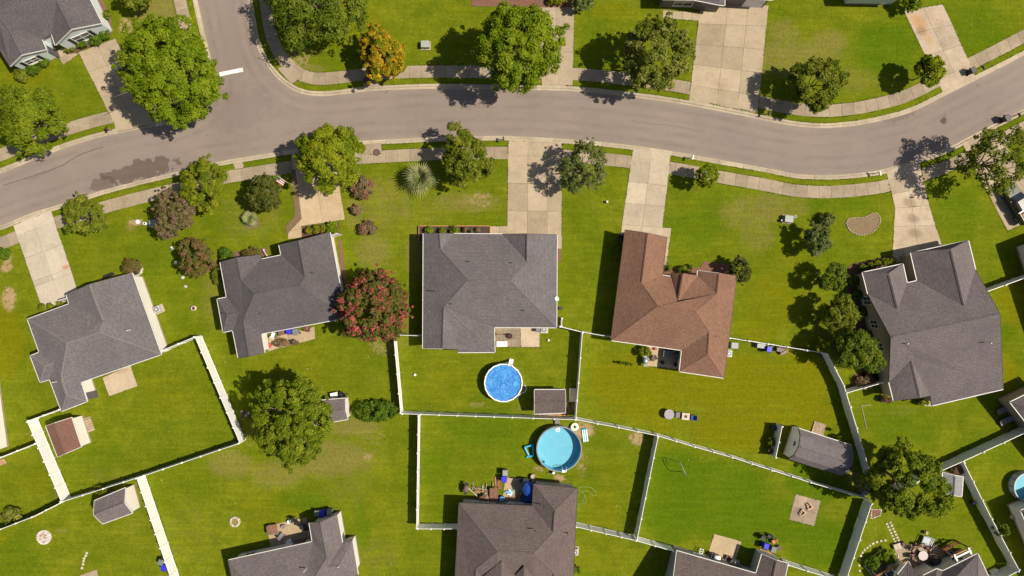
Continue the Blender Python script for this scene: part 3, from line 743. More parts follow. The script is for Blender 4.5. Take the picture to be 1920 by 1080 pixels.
def house(label, V, faces, mat, wall, ridge=None, gut=None, wins=(), overlay=(), vents=(), doors=(), inset=.32, cap_w=.20, gut_mat=None, name='house', cat='house', caps=True, eave_drop=0.0):
    """V: key -> (px, py, height); faces: strings of keys split by blanks; overlay: extra gables lying on the roof"""
    P = {k: W(*v) for k, v in V.items()}
    cx = sum(p.x for p in P.values()) / len(P); cy = sum(p.y for p in P.values()) / len(P)
    org = Vector((cx, cy, 0))
    P = {k: p - org for k, p in P.items()}
    root = thing(name, label, cat, org)
    Fs = [f.split() for f in faces]
    roof = None
    edges = {}
    for fi, f in enumerate(Fs):
        for a, b in zip(f, f[1:] + f[:1]):
            edges.setdefault(frozenset((a, b)), []).append((fi, a, b))
    # outline
    bnd = [v[0] for v in edges.values() if len(v) == 1]
    nxt = {}
    for fi, a, b in bnd: nxt.setdefault(a, []).append(b); nxt.setdefault(b, []).append(a)
    start = bnd[0][1]; loop = [start]; prev = None; cur = start
    while True:
        c = [x for x in nxt[cur] if x != prev]
        if not c: break
        n = c[0]
        if n == start or n in loop: break
        loop.append(n); prev, cur = cur, n
    L = [P[k] for k in loop]; m = len(L)
    area = sum(L[i].x * L[(i + 1) % m].y - L[(i + 1) % m].x * L[i].y for i in range(m))
    if area < 0: L.reverse(); loop.reverse()
    # walls: the outline moved inwards under the eaves
    ins = []
    for i in range(m):
        a, b, c = L[i - 1], L[i], L[(i + 1) % m]
        d1 = (b - a).xy.normalized(); d2 = (c - b).xy.normalized()
        n1 = Vector((-d1.y, d1.x)); n2 = Vector((-d2.y, d2.x))
        bi = n1 + n2
        if bi.length < .2: bi = n1
        bi.normalize()
        k = inset / max(.5, bi.dot(n1))
        ins.append(Vector((b.x + bi.x * k, b.y + bi.y * k, b.z - .05)))
    mb = MB()
    mb.add([(p.x, p.y, -.05) for p in ins] + [tuple(p) for p in ins], [(i, (i + 1) % m, m + (i + 1) % m, m + i) for i in range(m)])
    mb.build('wall', wall, root)
    # foundation strip
    mb = MB()
    for i in range(m):
        a, b = ins[i], ins[(i + 1) % m]
        if (b - a).xy.length < .2: continue
        d = (b - a).xy.normalized(); n = Vector((d.y, -d.x, 0)) * .012
        mb.bar(Vector((a.x, a.y, .12)) + n, Vector((b.x, b.y, .12)) + n, .03, .28)
    mb.build('foundation', CONC_OLD, root)
    # roof: the first slope is the part, the others hang under it
    roof = bpy.data.objects.new('roof', None); col.objects.link(roof); roof.parent = root; roof.empty_display_size = .2
    for f in Fs: link_mesh('roof_slope', slope_mesh([P[k] for k in f], mat), roof)
    for f in overlay:
        link_mesh('roof_slope', slope_mesh([W(*v) - org for v in f], mat), roof)
    ridge = ridge or mat
    for e, u in edges.items():
        if len(u) != 2 or not caps: continue
        a, b = P[u[0][1]], P[u[0][2]]
        if (b - a).length < .3: continue
        mid = (a + b) / 2
        fa, fb = [P[k] for k in Fs[u[0][0]]], [P[k] for k in Fs[u[1][0]]]
        na = newell(fa); na = na if na.z > 0 else -na
        cb = sum(fb, Vector()) / len(fb)
        if na.dot(cb - mid) > -.02: continue
        flat = abs(a.z - b.z) < .35
        mb = MB()
        d = (b - a).normalized(); up = Vector((0, 0, 1))
        x = d.cross(up).normalized()
        w = (cap_w + .10) if flat else cap_w
        h = .075 if flat else .035
        drop = .10 if flat else .06
        a2, b2 = (a + d * .15, b - d * .15) if flat else (a, b)
        Q = []
        for p in (a2, b2):
            Q += [p - x * (w / 2) - up * drop, p - x * (w / 2) + up * (h - drop), p + up * h, p + x * (w / 2) + up * (h - drop), p + x * (w / 2) - up * drop]
        mb.add(Q, [(0, 1, 6, 5), (1, 2, 7, 6), (2, 3, 8, 7), (3, 4, 9, 8), (4, 3, 2, 1, 0), (5, 6, 7, 8, 9)])
        o = mb.build('ridge_vent' if flat else 'hip_cap', ridge, roof)
        uvl = o.data.uv_layers.new(name='UVMap')
        for lp in o.data.loops:
            q = o.data.vertices[lp.vertex_index].co; uvl.data[lp.index].uv = (q.dot(x) + 3, q.dot(d) + 9)
    # gutters and bargeboards along the outline
    for i in range(m):
        a, b = L[i], L[(i + 1) % m]
        if (b - a).length < .25: continue
        d = (b - a).xy.normalized(); n = Vector((d.y, -d.x, 0))
        level = abs(a.z - b.z) < .2
        key = loop[i] + '-' + loop[(i + 1) % m]; key2 = loop[(i + 1) % m] + '-' + loop[i]
        gm = TRIM
        if gut is not None and key not in gut and key2 not in gut: gm = gut_mat or ridge
        mb = MB()
        if level: mb.bar(a + n * .05 - Vector((0, 0, .065)), b + n * .035 - Vector((0, 0, .065)), .08, .13)
        else: mb.bar(a + n * .025 - Vector((0, 0, .075)), b + n * .025 - Vector((0, 0, .075)), .05, .17)
        mb.build('gutter' if level else 'bargeboard', gm, roof)
    # windows and doors
    def wall_near(px, py, h=1.4):
        t = W(px, py, h) - org; best = None
        for i in range(m):
            a, b = ins[i], ins[(i + 1) % m]
            e = (b - a).xy; ln = e.length
            if ln < .8: continue
            s = max(.1, min(.9, (t - a).xy.dot(e) / ln / ln)); q = a.xy + e * s
            dd = (q - t.xy).length
            if best is None or dd < best[0]: best = (dd, q, e / ln)
        q, e = best[1], best[2]
        return Vector((q.x, q.y, 0)), Vector((e.x, e.y, 0)), Vector((e.y, -e.x, 0))
    for w in wins:
        p, d, n = wall_near(w[0], w[1]); window_at(root, p, d, n, *w[2:])
    for (px, py, w, h, kind) in doors:
        p, d, n = wall_near(px, py)
        rz = math.atan2(d.y, d.x)
        o = MB().box(p + n * .02 + Vector((0, 0, h / 2)), (w, .07, h), rz).build('garage_door' if kind == 'garage' else 'door', TRIM if kind == 'garage' else SD_DARK, root)
        if kind == 'garage':
            for k in range(4): MB().box(p + n * .06 + Vector((0, 0, h * (k + .5) / 4)), (w - .1, .03, h / 4 - .05), rz).build('door_panel', WHITE, o)
        else:
            MB().box(p + n * .08 + d * (w * .38) + Vector((0, 0, 1.0)), (.05, .08, .12), rz).build('handle', GREYMETAL, o)
    for (px, py, h) in vents:
        q = W(px, py, h) - org
        mb = MB().cyl((q.x, q.y, h - .3), .06, .75, 10); mb.build('vent_pipe', simple('vent_dark', (.05, .05, .05), None, 5, .7) if len(vents) % 2 else TRIM, roof)
    return root

def px_keys(off, fac, d, e=2.7):
    out = {}
    for k, v in d.items(): out[k] = (off[0] + v[0] * fac, off[1] + v[1] * fac, v[2] if len(v) > 2 else e)
    return out

# A: grey hip roof at the left
VA = px_keys((40, 500), .2593, dict(a1=(325, 203), p1=(490, 130, 4.7), a2=(800, 45), a3=(1010, 635), a4=(430, 835), a5=(475, 975), a6=(290, 1045), a7=(205, 815), a8=(135, 835), a9=(65, 645), b0=(130, 620), b1=(45, 380), b2=(345, 270),
    r2=(592, 400, 4.7), r3=(565, 475, 5.1), r4=(330, 550, 5.1), r5=(285, 800, 3.75), r6=(325, 930, 3.75), d1=(170, 715, 3.45), d2=(235, 692, 3.45)))
house('grey roofed house at the left with a long white side wall', VA, ['a2 a3 r3 r2 p1', 'a3 a4 r5 r4 r3', 'a4 a5 r6 r5', 'a5 a6 r6', 'b1 b0 d2 a7 a6 r6 r5 r4', 'a8 a9 d1', 'a9 b0 d2 d1', 'a8 d1 d2 a7', 'b1 r4 r3 r2 b2', 'b2 r2 p1 a1'],
      SH_GREY, SD_WHITE, ridge=shingles('grey_ridge', (0.195, 0.175, 0.168), (0.158, 0.142, 0.136), (0.21, 0.188, 0.178)), vents=[(242, 619, 4.0), (103, 716, 3.4)], doors=[(150, 548, 4.8, 2.1, 'garage'), (180, 738, .9, 2.0, 'door')],
      gut={'a1-b2', 'b2-b1', 'b1-b0', 'b0-a9', 'a9-a8', 'a8-a7', 'a7-a6', 'a6-a5', 'a5-a4', 'a4-a3', 'a3-a2'})
# B: charcoal roof
VB = px_keys((390, 420), .24075, dict(b1=(95, 298), g1=(225, 262, 3.9), b2=(412, 240), b3=(414, 275), b4=(570, 243), b5=(553, 163), g2=(705, 130, 4.3), b7=(950, 65), b8=(1075, 731), b9=(415, 855), c0=(440, 1003), g3=(320, 1030, 3.6), c2=(235, 1043), c3=(193, 828), c4=(118, 842), c5=(72, 585), c6=(145, 572),
    rA=(260, 440, 3.9), rB=(360, 545, 5.0), rC=(715, 480, 5.0), rD=(757, 415, 4.4), rE=(275, 750, 3.7), e1=(150, 705, 3.45), e2=(245, 690, 3.5)))
house('charcoal roofed house between the dusty pink trees and the pink flowering tree', VB, ['b1 g1 rA rB rE g3 c2 c3 e2 c6', 'g1 b2 b3 rA', 'b3 b4 rD rC rB rA', 'b5 g2 rD b4', 'g2 b7 b8 rC rD', 'b8 b9 rE rB rC', 'b9 c0 g3 rE', 'c4 c5 e1', 'c5 c6 e2 e1', 'c4 e1 e2 c3'],
      SH_CHAR, SD_WHITE, vents=[(587, 511, 3.9), (490, 588, 3.7), (420, 587, 3.0)], gut={'b4-b5', 'b3-b4', 'b1-c6', 'c6-c5', 'c5-c4', 'c4-c3', 'c3-c2', 'b8-b9', 'b9-c0', 'b7-b8'}, doors=[(600, 442, 4.6, 2.1, 'garage'), (530, 484, .9, 2.0, 'door'), (520, 628, 1.6, 2.0, 'door')], wins=[(450, 485, 1.4, 1.3, 1.5)])
# C: large grey roof in the middle
VC = px_keys((770, 410), .2408, dict(c1=(100, 115), p1=(225, 116, 3.7), c2=(335, 117), c3=(715, 121), p2=(908, 118, 4.4), c4=(1140, 125), c5=(1135, 848), c6=(650, 845), c7=(655, 1040), c8=(368, 1040), c9=(366, 1015, 3.2), p3=(250, 1012, 3.9), d0=(95, 1010),
    rA=(235, 240, 3.75), rB=(447, 478, 5.3), rC=(775, 480, 5.3), rD=(905, 335, 4.45), rE=(258, 690, 4.0)))
house('largest grey roof in the middle with the covered blue pool behind', VC, ['c1 p1 rA rB rE p3 d0', 'p1 c2 rA', 'c2 c3 rD rC rB rA', 'c3 p2 rD', 'p2 c4 c5 rC rD', 'c5 c6 rE rB rC', 'rE p3 c9', 'rE c9 c8 c7', 'rE c7 c6'],
      SH_GREY, SD_WHITE, vents=[(880, 490, 4.5), (960, 493, 4.5), (847, 570, 4.2), (983, 582, 3.8), (815, 546, 3.9)], gut={'c2-c3', 'c1-d0', 'd0-p3', 'c8-c7', 'c7-c6', 'c6-c5', 'c4-c5'}, doors=[(1000, 445, 4.8, 2.1, 'garage'), (900, 445, .9, 2.0, 'door'), (950, 608, 1.8, 2.0, 'door')], wins=[(840, 445, 1.6, 1.3, 1.5), (1035, 540, 1, 1.1, 1.5)])
# D: brown roof
VD = px_keys((1130, 420), .27778, dict(d1=(155, 40), p1=(305, 62, 4.0), d2=(432, 90), d3=(403, 345), d4=(460, 355), d5=(464, 330), p2=(545, 334, 3.75), d6=(640, 350), d7=(642, 315), p3=(787, 332, 3.75), d8=(905, 352), d9=(818, 1040), e0=(518, 995), e1=(535, 852), e2=(58, 785),
    rA=(264, 400, 4.0), rB=(510, 522, 3.95), rC=(770, 470, 3.85), rD=(375, 555, 5.1), rE=(630, 590, 5.0), rF=(720, 730, 3.95), rG=(710, 880, 3.9)))
house('brown roofed house, the only roof of that colour among the houses', VD, ['d1 p1 rA rD e2', 'p1 d2 d3 rA', 'd3 d4 rB d6 rC rE rD rA', 'd4 d5 p2 rB', 'p2 d6 rB', 'd6 d7 p3 rC', 'p3 d8 d9 rG rF rE rC', 'e2 e1 rF rE rD', 'e1 e0 rG rF', 'e0 d9 rG'],
      SH_BROWN, SD_CREAM, vents=[(1341, 630, 3.2)], gut={'d3-d4', 'd6-d7', 'd7-p3', 'e2-e1', 'e1-e0', 'e0-d9'}, doors=[(1200, 441, 4.6, 2.1, 'garage'), (1240, 512, .9, 2.0, 'door'), (1260, 655, 1.8, 2.0, 'door')], wins=[(1340, 520, 1.2, 1.2, 1.5)])
# F: plum grey roof on the right
VF = px_keys((1580, 440), .30564, dict(f1=(122, 232), p1=(283, 240, 3.9), f2=(370, 180), f3=(395, 297), f4=(457, 283), f5=(418, 112), p2=(663, 92, 4.5), f6=(772, 37), f7=(815, 215), rR=(965, 487, 5.3), f8=(985, 948), f9=(550, 1048), g0=(540, 985), p3=(475, 1000, 3.8), g1=(312, 1018), g2=(285, 905), rL=(297, 630, 5.3), g3=(155, 365),
    q1=(338, 458, 4.0), q2=(745, 440, 4.55), q3=(420, 768, 3.95)))
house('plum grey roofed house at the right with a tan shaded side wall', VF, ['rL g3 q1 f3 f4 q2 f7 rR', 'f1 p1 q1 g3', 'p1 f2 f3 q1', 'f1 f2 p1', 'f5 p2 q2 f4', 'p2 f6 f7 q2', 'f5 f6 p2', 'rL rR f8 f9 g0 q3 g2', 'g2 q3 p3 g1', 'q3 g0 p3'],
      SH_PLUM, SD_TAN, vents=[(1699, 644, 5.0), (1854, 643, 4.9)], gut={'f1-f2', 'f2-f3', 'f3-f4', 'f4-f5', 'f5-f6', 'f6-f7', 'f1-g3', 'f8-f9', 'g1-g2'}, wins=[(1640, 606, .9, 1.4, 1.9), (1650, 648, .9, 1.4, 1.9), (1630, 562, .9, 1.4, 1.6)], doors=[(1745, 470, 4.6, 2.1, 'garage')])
# G: taupe roof at the bottom in the middle
VG = px_keys((840, 870), .19438, dict(g1=(110, 378), g2=(815, 408), g3=(830, 195), g4=(1245, 235), g5=(1185, 1600), p5=(1005, 1600, 3.9), g6=(840, 1600), v1=(850, 1360), v2=(450, 1360), g7=(440, 1600), p6=(255, 1600, 3.9), g8=(45, 1600),
    rA=(480, 845, 5.3), rB=(825, 865, 5.3), rC=(1015, 660, 4.1), rD=(1030, 450, 4.1), rF=(1020, 1050, 3.9), rH=(272, 1010, 3.95)))
def zz(x, y, h, off=(840, 870), f=.19438): return (off[0] + x * f, off[1] + y * f, h)
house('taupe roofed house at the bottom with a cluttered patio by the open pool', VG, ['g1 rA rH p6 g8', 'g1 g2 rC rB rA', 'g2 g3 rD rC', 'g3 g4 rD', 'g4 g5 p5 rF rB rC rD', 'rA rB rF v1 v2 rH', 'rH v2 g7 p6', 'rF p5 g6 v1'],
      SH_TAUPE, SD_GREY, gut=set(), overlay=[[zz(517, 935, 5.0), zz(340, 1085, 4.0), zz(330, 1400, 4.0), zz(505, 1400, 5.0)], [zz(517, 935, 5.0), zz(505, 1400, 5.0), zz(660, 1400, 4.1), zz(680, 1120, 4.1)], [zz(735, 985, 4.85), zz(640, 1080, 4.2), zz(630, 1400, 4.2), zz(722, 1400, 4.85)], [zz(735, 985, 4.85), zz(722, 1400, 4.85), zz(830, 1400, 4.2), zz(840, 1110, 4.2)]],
      wins=[(895, 943, .8, .9, 1.7), (908, 943, .8, .9, 1.7), (960, 946, .9, 1.0, 1.8), (974, 946, .9, 1.0, 1.8), (1021, 908, .8, .7, 2.0)], vents=[(1003, 995, 4.6), (1064, 1000, 3.6), (1020, 950, 4.0)], doors=[(942, 945, 1.6, 2.0, 'door')])
# H: house at the bottom left of the middle
oH, fH = (410, 930), .14583
VH = px_keys(oH, fH, dict(h1=(125, 825), h2=(1205, 590), h3=(1165, 345), p1=(1305, 338, 3.6), h4=(1525, 240), s1=(1590, 607), h6=(1718, 567), h7=(1790, 1010), s2=(1640, 1065), t1=(1720, 1500), t2=(1150, 1650, 4.6), l2=(330, 1750), rL=(560, 1330, 5.0), rV=(1080, 1300, 5.0), rA=(1390, 790, 4.0), e1=(1550, 885, 3.6), e2=(1412, 915, 3.75)))
house('grey brown roofed house at the bottom edge left of the middle', VH, ['h1 h2 rA rV rL', 'h2 h3 p1 rA', 'p1 h4 s1 e2 rA', 's1 h6 e1 e2', 'h6 h7 e1', 'h7 s2 e2 e1', 'rA e2 s2 t1 t2 rV', 'h1 rL t2 l2', 'rL rV t2'],
      SH_PLUM, SD_WHITE, gut={'h1-h2', 'h2-h3', 'h6-h7', 'h4-s1'}, vents=[(572, 1069, 4.4), (636, 1061, 3.6)], doors=[(560, 1028, 1.6, 2.0, 'door')], wins=[(470, 1045, 1.2, 1.1, 1.5)])
# I: house at the bottom right of the middle
oI, fI = (1220, 980), .14583
VI = px_keys(oI, fI, dict(i1=(335, 362), i2=(1355, 655), i3=(1432, 405), p=(1620, 485, 3.5), i4=(1765, 522), i5=(1640, 1150), i6=(1500, 1650), i7=(180, 1400), pL=(255, 1000, 4.9), rR=(1380, 1120, 4.9), rA=(1545, 830, 3.6)))
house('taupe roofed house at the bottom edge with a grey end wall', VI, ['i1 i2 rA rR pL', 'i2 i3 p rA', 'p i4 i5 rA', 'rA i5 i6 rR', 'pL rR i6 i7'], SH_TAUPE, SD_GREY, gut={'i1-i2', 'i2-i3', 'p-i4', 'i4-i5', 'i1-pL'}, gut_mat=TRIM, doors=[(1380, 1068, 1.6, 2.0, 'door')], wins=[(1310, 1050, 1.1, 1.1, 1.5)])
# J: house at the bottom right corner
oJ, fJ = (1600, 960), .16667
VJ = px_keys(oJ, fJ, dict(j1=(1400, 470), j2=(1005, 665), j3=(940, 640), j4=(785, 715), j5=(700, 722), j6=(620, 556), j7=(500, 702), j8=(380, 1100), j9=(1650, 1000), k0=(1700, 1500), k1=(400, 1500), m1=(1400, 1000, 5.0), m2=(900, 1000, 4.9), m3=(620, 1000, 3.9)))
house('grey roofed house cut off by the bottom right corner', VJ, ['j2 j1 m1 m2', 'j4 j3 j2 m2', 'j1 j9 k0 m1', 'j6 j5 j4 m2 m3', 'j7 j6 m3', 'j8 j7 m3', 'm1 k0 k1 j8 m3 m2'], SH_PLUM, SD_CREAM, gut={'j1-j2', 'j2-j3', 'j3-j4', 'j6-j7', 'j5-j6', 'j1-j9'}, wins=[(1800, 1060, 1.0, 1.0, 1.5)])
# K: pale blue house in the top left corner
fK = .13889
VK = px_keys((0, 0), fK, dict(k1=(135, 893), p1=(290, 742, 3.8), k2=(622, 668), k3=(562, 525), k4=(695, 456), k5=(745, 608), p2=(960, 395, 4.3), k6=(1372, 315), k7=(1010, -420), k8=(300, -640), k9=(-330, 130), q1=(150, 455, 3.85), q2=(768, 20, 4.4), m1=(-70, 140, 5.0), m2=(420, -130, 5.2)))
house('pale blue house in the top left corner with dark shutters', VK, ['k1 p1 q1 m1 k9', 'p1 k2 k3 q1', 'q1 k3 k4 q2 m2 m1', 'k4 k5 p2 q2', 'p2 k6 k7 m2 q2', 'm1 m2 k7 k8 k9'], SH_CHAR, SD_BLUE, gut={'k1-p1', 'p1-k2', 'k2-k3', 'k5-p2', 'p2-k6', 'k6-k7', 'k4-k5'}, inset=.2,
      wins=[(62, 112, 1.5, .9, 1.7, DARKMETAL), (158, 66, 2.0, 1.3, 1.75, DARKMETAL)], doors=[(102, 92, .9, 2.0, 'door')])
# L: dark grey house at the top edge
oL, fL = (1200, 0), .14583
VL = px_keys(oL, fL, dict(l1=(290, -12), l2=(690, -4), l3=(1015, 62, 2.6), l4=(1088, 70, 2.6), l5=(1090, -40), l6=(1712, 0), l7=(1750, -900), l8=(300, -900), p1=(1090, -300, 4.6), m1=(650, -450, 5.2), m2=(1400, -450, 5.2)))
house('dark grey house at the top edge with a white framed window', VL, ['l1 l2 p1 m2 m1', 'l2 l3 l4 l5 p1', 'l5 l6 m2 p1', 'l6 l7 m2', 'l7 l8 m1 m2', 'l8 l1 m1'], SH_GREY, SD_DARK, wins=[(1282, 12, 2.2, 1.2, 1.2)], doors=[(1415, 8, 2.4, 2.1, 'garage'), (1330, 14, .9, 2.0, 'door')], inset=.25)

# neighbours that mostly stand outside the picture
def hip_house(label, quad, mat, wall, top=5.0, e=2.7):
    V = {k: (x, y, e) for k, (x, y) in zip('abcd', quad)}
    q = [Vector((x, y)) for x, y in quad]
    lo, hi = ((q[0] + q[3]) / 2, (q[1] + q[2]) / 2) if (q[0] - q[1]).length > (q[1] - q[2]).length else ((q[0] + q[1]) / 2, (q[2] + q[3]) / 2)
    d = (hi - lo) * .28
    V['r'] = ((lo + d).x, (lo + d).y, top); V['s'] = ((hi - d).x, (hi - d).y, top)
    if (q[0] - q[1]).length > (q[1] - q[2]).length: fs = ['a b s r', 'b c s', 'c d r s', 'd a r']
    else: fs = ['a b r', 'b c s r', 'c d s', 'd a r s']
    return house(label, V, fs, mat, wall)
hip_house('house beyond the right edge casting its shadow across the lawn', [(1931, 458), (2180, 360), (2260, 560), (1990, 640)], SH_GREY, SD_WHITE)
hip_house('house at the right edge with two loungers beside it', [(1894, 754), (1975, 715), (2130, 905), (1985, 870)], SH_PLUM, SD_TAN, 4.2)
hip_house('house at the right edge below the small round pool', [(1914, 957), (2100, 880), (2180, 1060), (1975, 1100)], SH_GREY, SD_WHITE)
hip_house('house beyond the left edge showing only a white wall', [(-190, 690), (-40, 640), (-11, 850), (-150, 900)], SH_GREY, SD_WHITE)
hip_house('house beyond the top right edge with a pale blue corner', [(1560, -160), (1660, -180), (1700, -4), (1600, -6)], SH_GREY, SD_BLUE)
hip_house('house beyond the top edge behind the mulch bed', [(840, -190), (1080, -190), (1080, -24), (840, -24)], SH_GREY, SD_WHITE)

# ------------------------------------------------------------------ trees and shrubs
def leaf_material(name, tones, accent=None, frac=0.0, transl=0.27):
    """leaf: tone taken from a per-leaf value between the given tones; accent = flowers or turned leaves"""
    if name in MATS: return MATS[name]
    t = NT(name)
    a = t.node('Attribute', attribute_name='leaf')
    s = t.node('SeparateColor'); t.l.new(a.outputs['Color'], s.inputs[0])
    r = t.node('ValToRGB'); t.l.new(s.outputs[0], r.inputs[0])
    el = r.color_ramp.elements
    el[0].position = 0.0; el[0].color = (*tones[0], 1); el[1].position = 1.0; el[1].color = (*tones[-1], 1)
    for i, c in enumerate(tones[1:-1]):
        e = el.new((i + 1) / (len(tones) - 1)); e.color = (*c, 1)
    c = r.outputs[0]
    if accent:
        f = t.mapr(s.outputs[1], 1 - frac - .02, 1 - frac + .02)
        r2 = t.node('ValToRGB'); t.l.new(s.outputs[2], r2.inputs[0])
        r2.color_ramp.elements[0].color = (*accent[0], 1); r2.color_ramp.elements[1].color = (*accent[-1], 1)
        c = t.mix(f, c, r2.outputs[0])
    out = t.n['Material Output']
    d = t.node('BsdfDiffuse'); t.put(d.inputs[0], c)
    tr = t.node('BsdfTranslucent'); t.put(tr.inputs[0], t.hsv(c, 0.485, 1.1, 1.25))
    gl = t.node('BsdfGlossy'); gl.inputs['Roughness'].default_value = .42; gl.inputs[0].default_value = (.9, .95, .9, 1)
    m = t.node('MixShader'); m.inputs[0].default_value = transl
    t.l.new(d.outputs[0], m.inputs[1]); t.l.new(tr.outputs[0], m.inputs[2])
    m2 = t.node('MixShader'); m2.inputs[0].default_value = .004
    t.l.new(m.outputs[0], m2.inputs[1]); t.l.new(gl.outputs[0], m2.inputs[2])
    t.l.new(m2.outputs[0], out.inputs[0])
    MATS[name] = t.m
    return t.m

LEAF = dict(
 maple=leaf_material('maple_leaf', [(0.075, 0.124, 0.0042), (0.133, 0.195, 0.0064), (0.216, 0.257, 0.0128)]),
 lime=leaf_material('lime_leaf', [(0.085, 0.127, 0.0047), (0.156, 0.198, 0.0071), (0.248, 0.260, 0.0142)]),
 gold=leaf_material('gold_green_leaf', [(0.077, 0.112, 0.0056), (0.145, 0.177, 0.0085), (0.222, 0.236, 0.0170)]),
 dark=leaf_material('dark_leaf', [(0.052, 0.089, 0.0063), (0.098, 0.140, 0.0100), (0.179, 0.206, 0.0200)]),
 leafy=leaf_material('leafy_green_leaf', [(0.066, 0.107, 0.0042), (0.125, 0.171, 0.0075), (0.211, 0.242, 0.0170)]),
 mid=leaf_material('mid_leaf', [(0.065, 0.098, 0.0059), (0.121, 0.152, 0.0106), (0.206, 0.212, 0.0236)]),
 olive=leaf_material('olive_leaf', [(0.068, 0.095, 0.0083), (0.143, 0.168, 0.0189), (0.278, 0.271, 0.0590)]),
 grey=leaf_material('grey_olive_leaf', [(0.069, 0.101, 0.0194), (0.119, 0.150, 0.0356), (0.201, 0.211, 0.0728)]),
 orange=leaf_material('turning_leaf', [(0.097, 0.125, 0.0057), (0.206, 0.185, 0.0092), (0.326, 0.251, 0.0115)], [(.44, .19, .014), (.50, .30, .018)], .20),
 pink=leaf_material('crepe_leaf', [(.048, .070, .009), (.090, .098, .014), (.150, .112, .032)], [(.43, .045, .072), (.46, .12, .12)], .19),
 dusty=leaf_material('dusty_crepe_leaf', [(0.065, 0.066, 0.0160), (0.125, 0.110, 0.0360), (0.190, 0.143, 0.0720)], [(.17, .095, .07), (.23, .145, .115)], .28),
 rusty=leaf_material('rusty_crepe_leaf', [(0.055, 0.081, 0.0108), (0.110, 0.109, 0.0225), (0.170, 0.132, 0.0450)], [(.25, .07, .04), (.20, .10, .055)], .20),
 hedge=leaf_material('hedge_leaf', [(0.042, 0.084, 0.0059), (0.078, 0.133, 0.0083), (0.120, 0.176, 0.0142)]),
 magnolia=leaf_material('magnolia_leaf', [(0.033, 0.053, 0.0071), (0.065, 0.085, 0.0118), (0.142, 0.130, 0.0260)], [(.55, .55, .45), (.65, .65, .60)], .004),
 straw=leaf_material('straw_leaf', [(.110, .090, .040), (.180, .135, .070), (.24, .18, .10)], [(.26, .10, .06), (.30, .12, .08)], .25),
 palm=leaf_material('palm_leaf', [(0.120, 0.147, 0.0480), (0.225, 0.238, 0.0960), (0.375, 0.357, 0.1800)]),
 yellowb=leaf_material('yellow_bush_leaf', [(.080, .125, .005), (.150, .180, .008), (.240, .230, .015)], [(.42, .10, .03), (.40, .20, .04)], .06),
)

def leaves_mesh(name, C, N, size, val, mat, rng, long=1.7):
    """one diamond of two faces per leaf, folded a little along its midrib"""
    n = len(C)
    N = N / np.maximum(1e-6, np.linalg.norm(N, axis=1, keepdims=True))
    r = rng.normal(size=(n, 3))
    U = np.cross(N, r); U /= np.maximum(1e-6, np.linalg.norm(U, axis=1, keepdims=True))
    Vv = np.cross(N, U)
    s = (size * rng.uniform(.65, 1.35, n))[:, None]
    A = C - U * s * long * .5
    B = C + Vv * s * .5 - N * s * .12
    D = C + U * s * long * .5
    E = C - Vv * s * .5 - N * s * .12
    V = np.stack([A, B, D, E], 1).reshape(-1, 3)
    idx = np.arange(n)[:, None] * 4
    F = np.concatenate([idx + [0, 2, 1], idx + [0, 3, 2]], 1).reshape(-1, 3)
    me = bpy.data.meshes.new(name)
    me.vertices.add(len(V)); me.vertices.foreach_set('co', V.astype(np.float32).ravel())
    me.loops.add(F.size); me.loops.foreach_set('vertex_index', F.ravel().astype(np.int32))
    me.polygons.add(len(F)); me.polygons.foreach_set('loop_start', (np.arange(len(F)) * 3).astype(np.int32)); me.polygons.foreach_set('loop_total', np.full(len(F), 3, np.int32))
    me.update()
    at = me.color_attributes.new('leaf', 'FLOAT_COLOR', 'POINT')
    at.data.foreach_set('color', np.repeat(val, 4, axis=0).astype(np.float32).ravel())
    me.materials.append(mat)
    return me

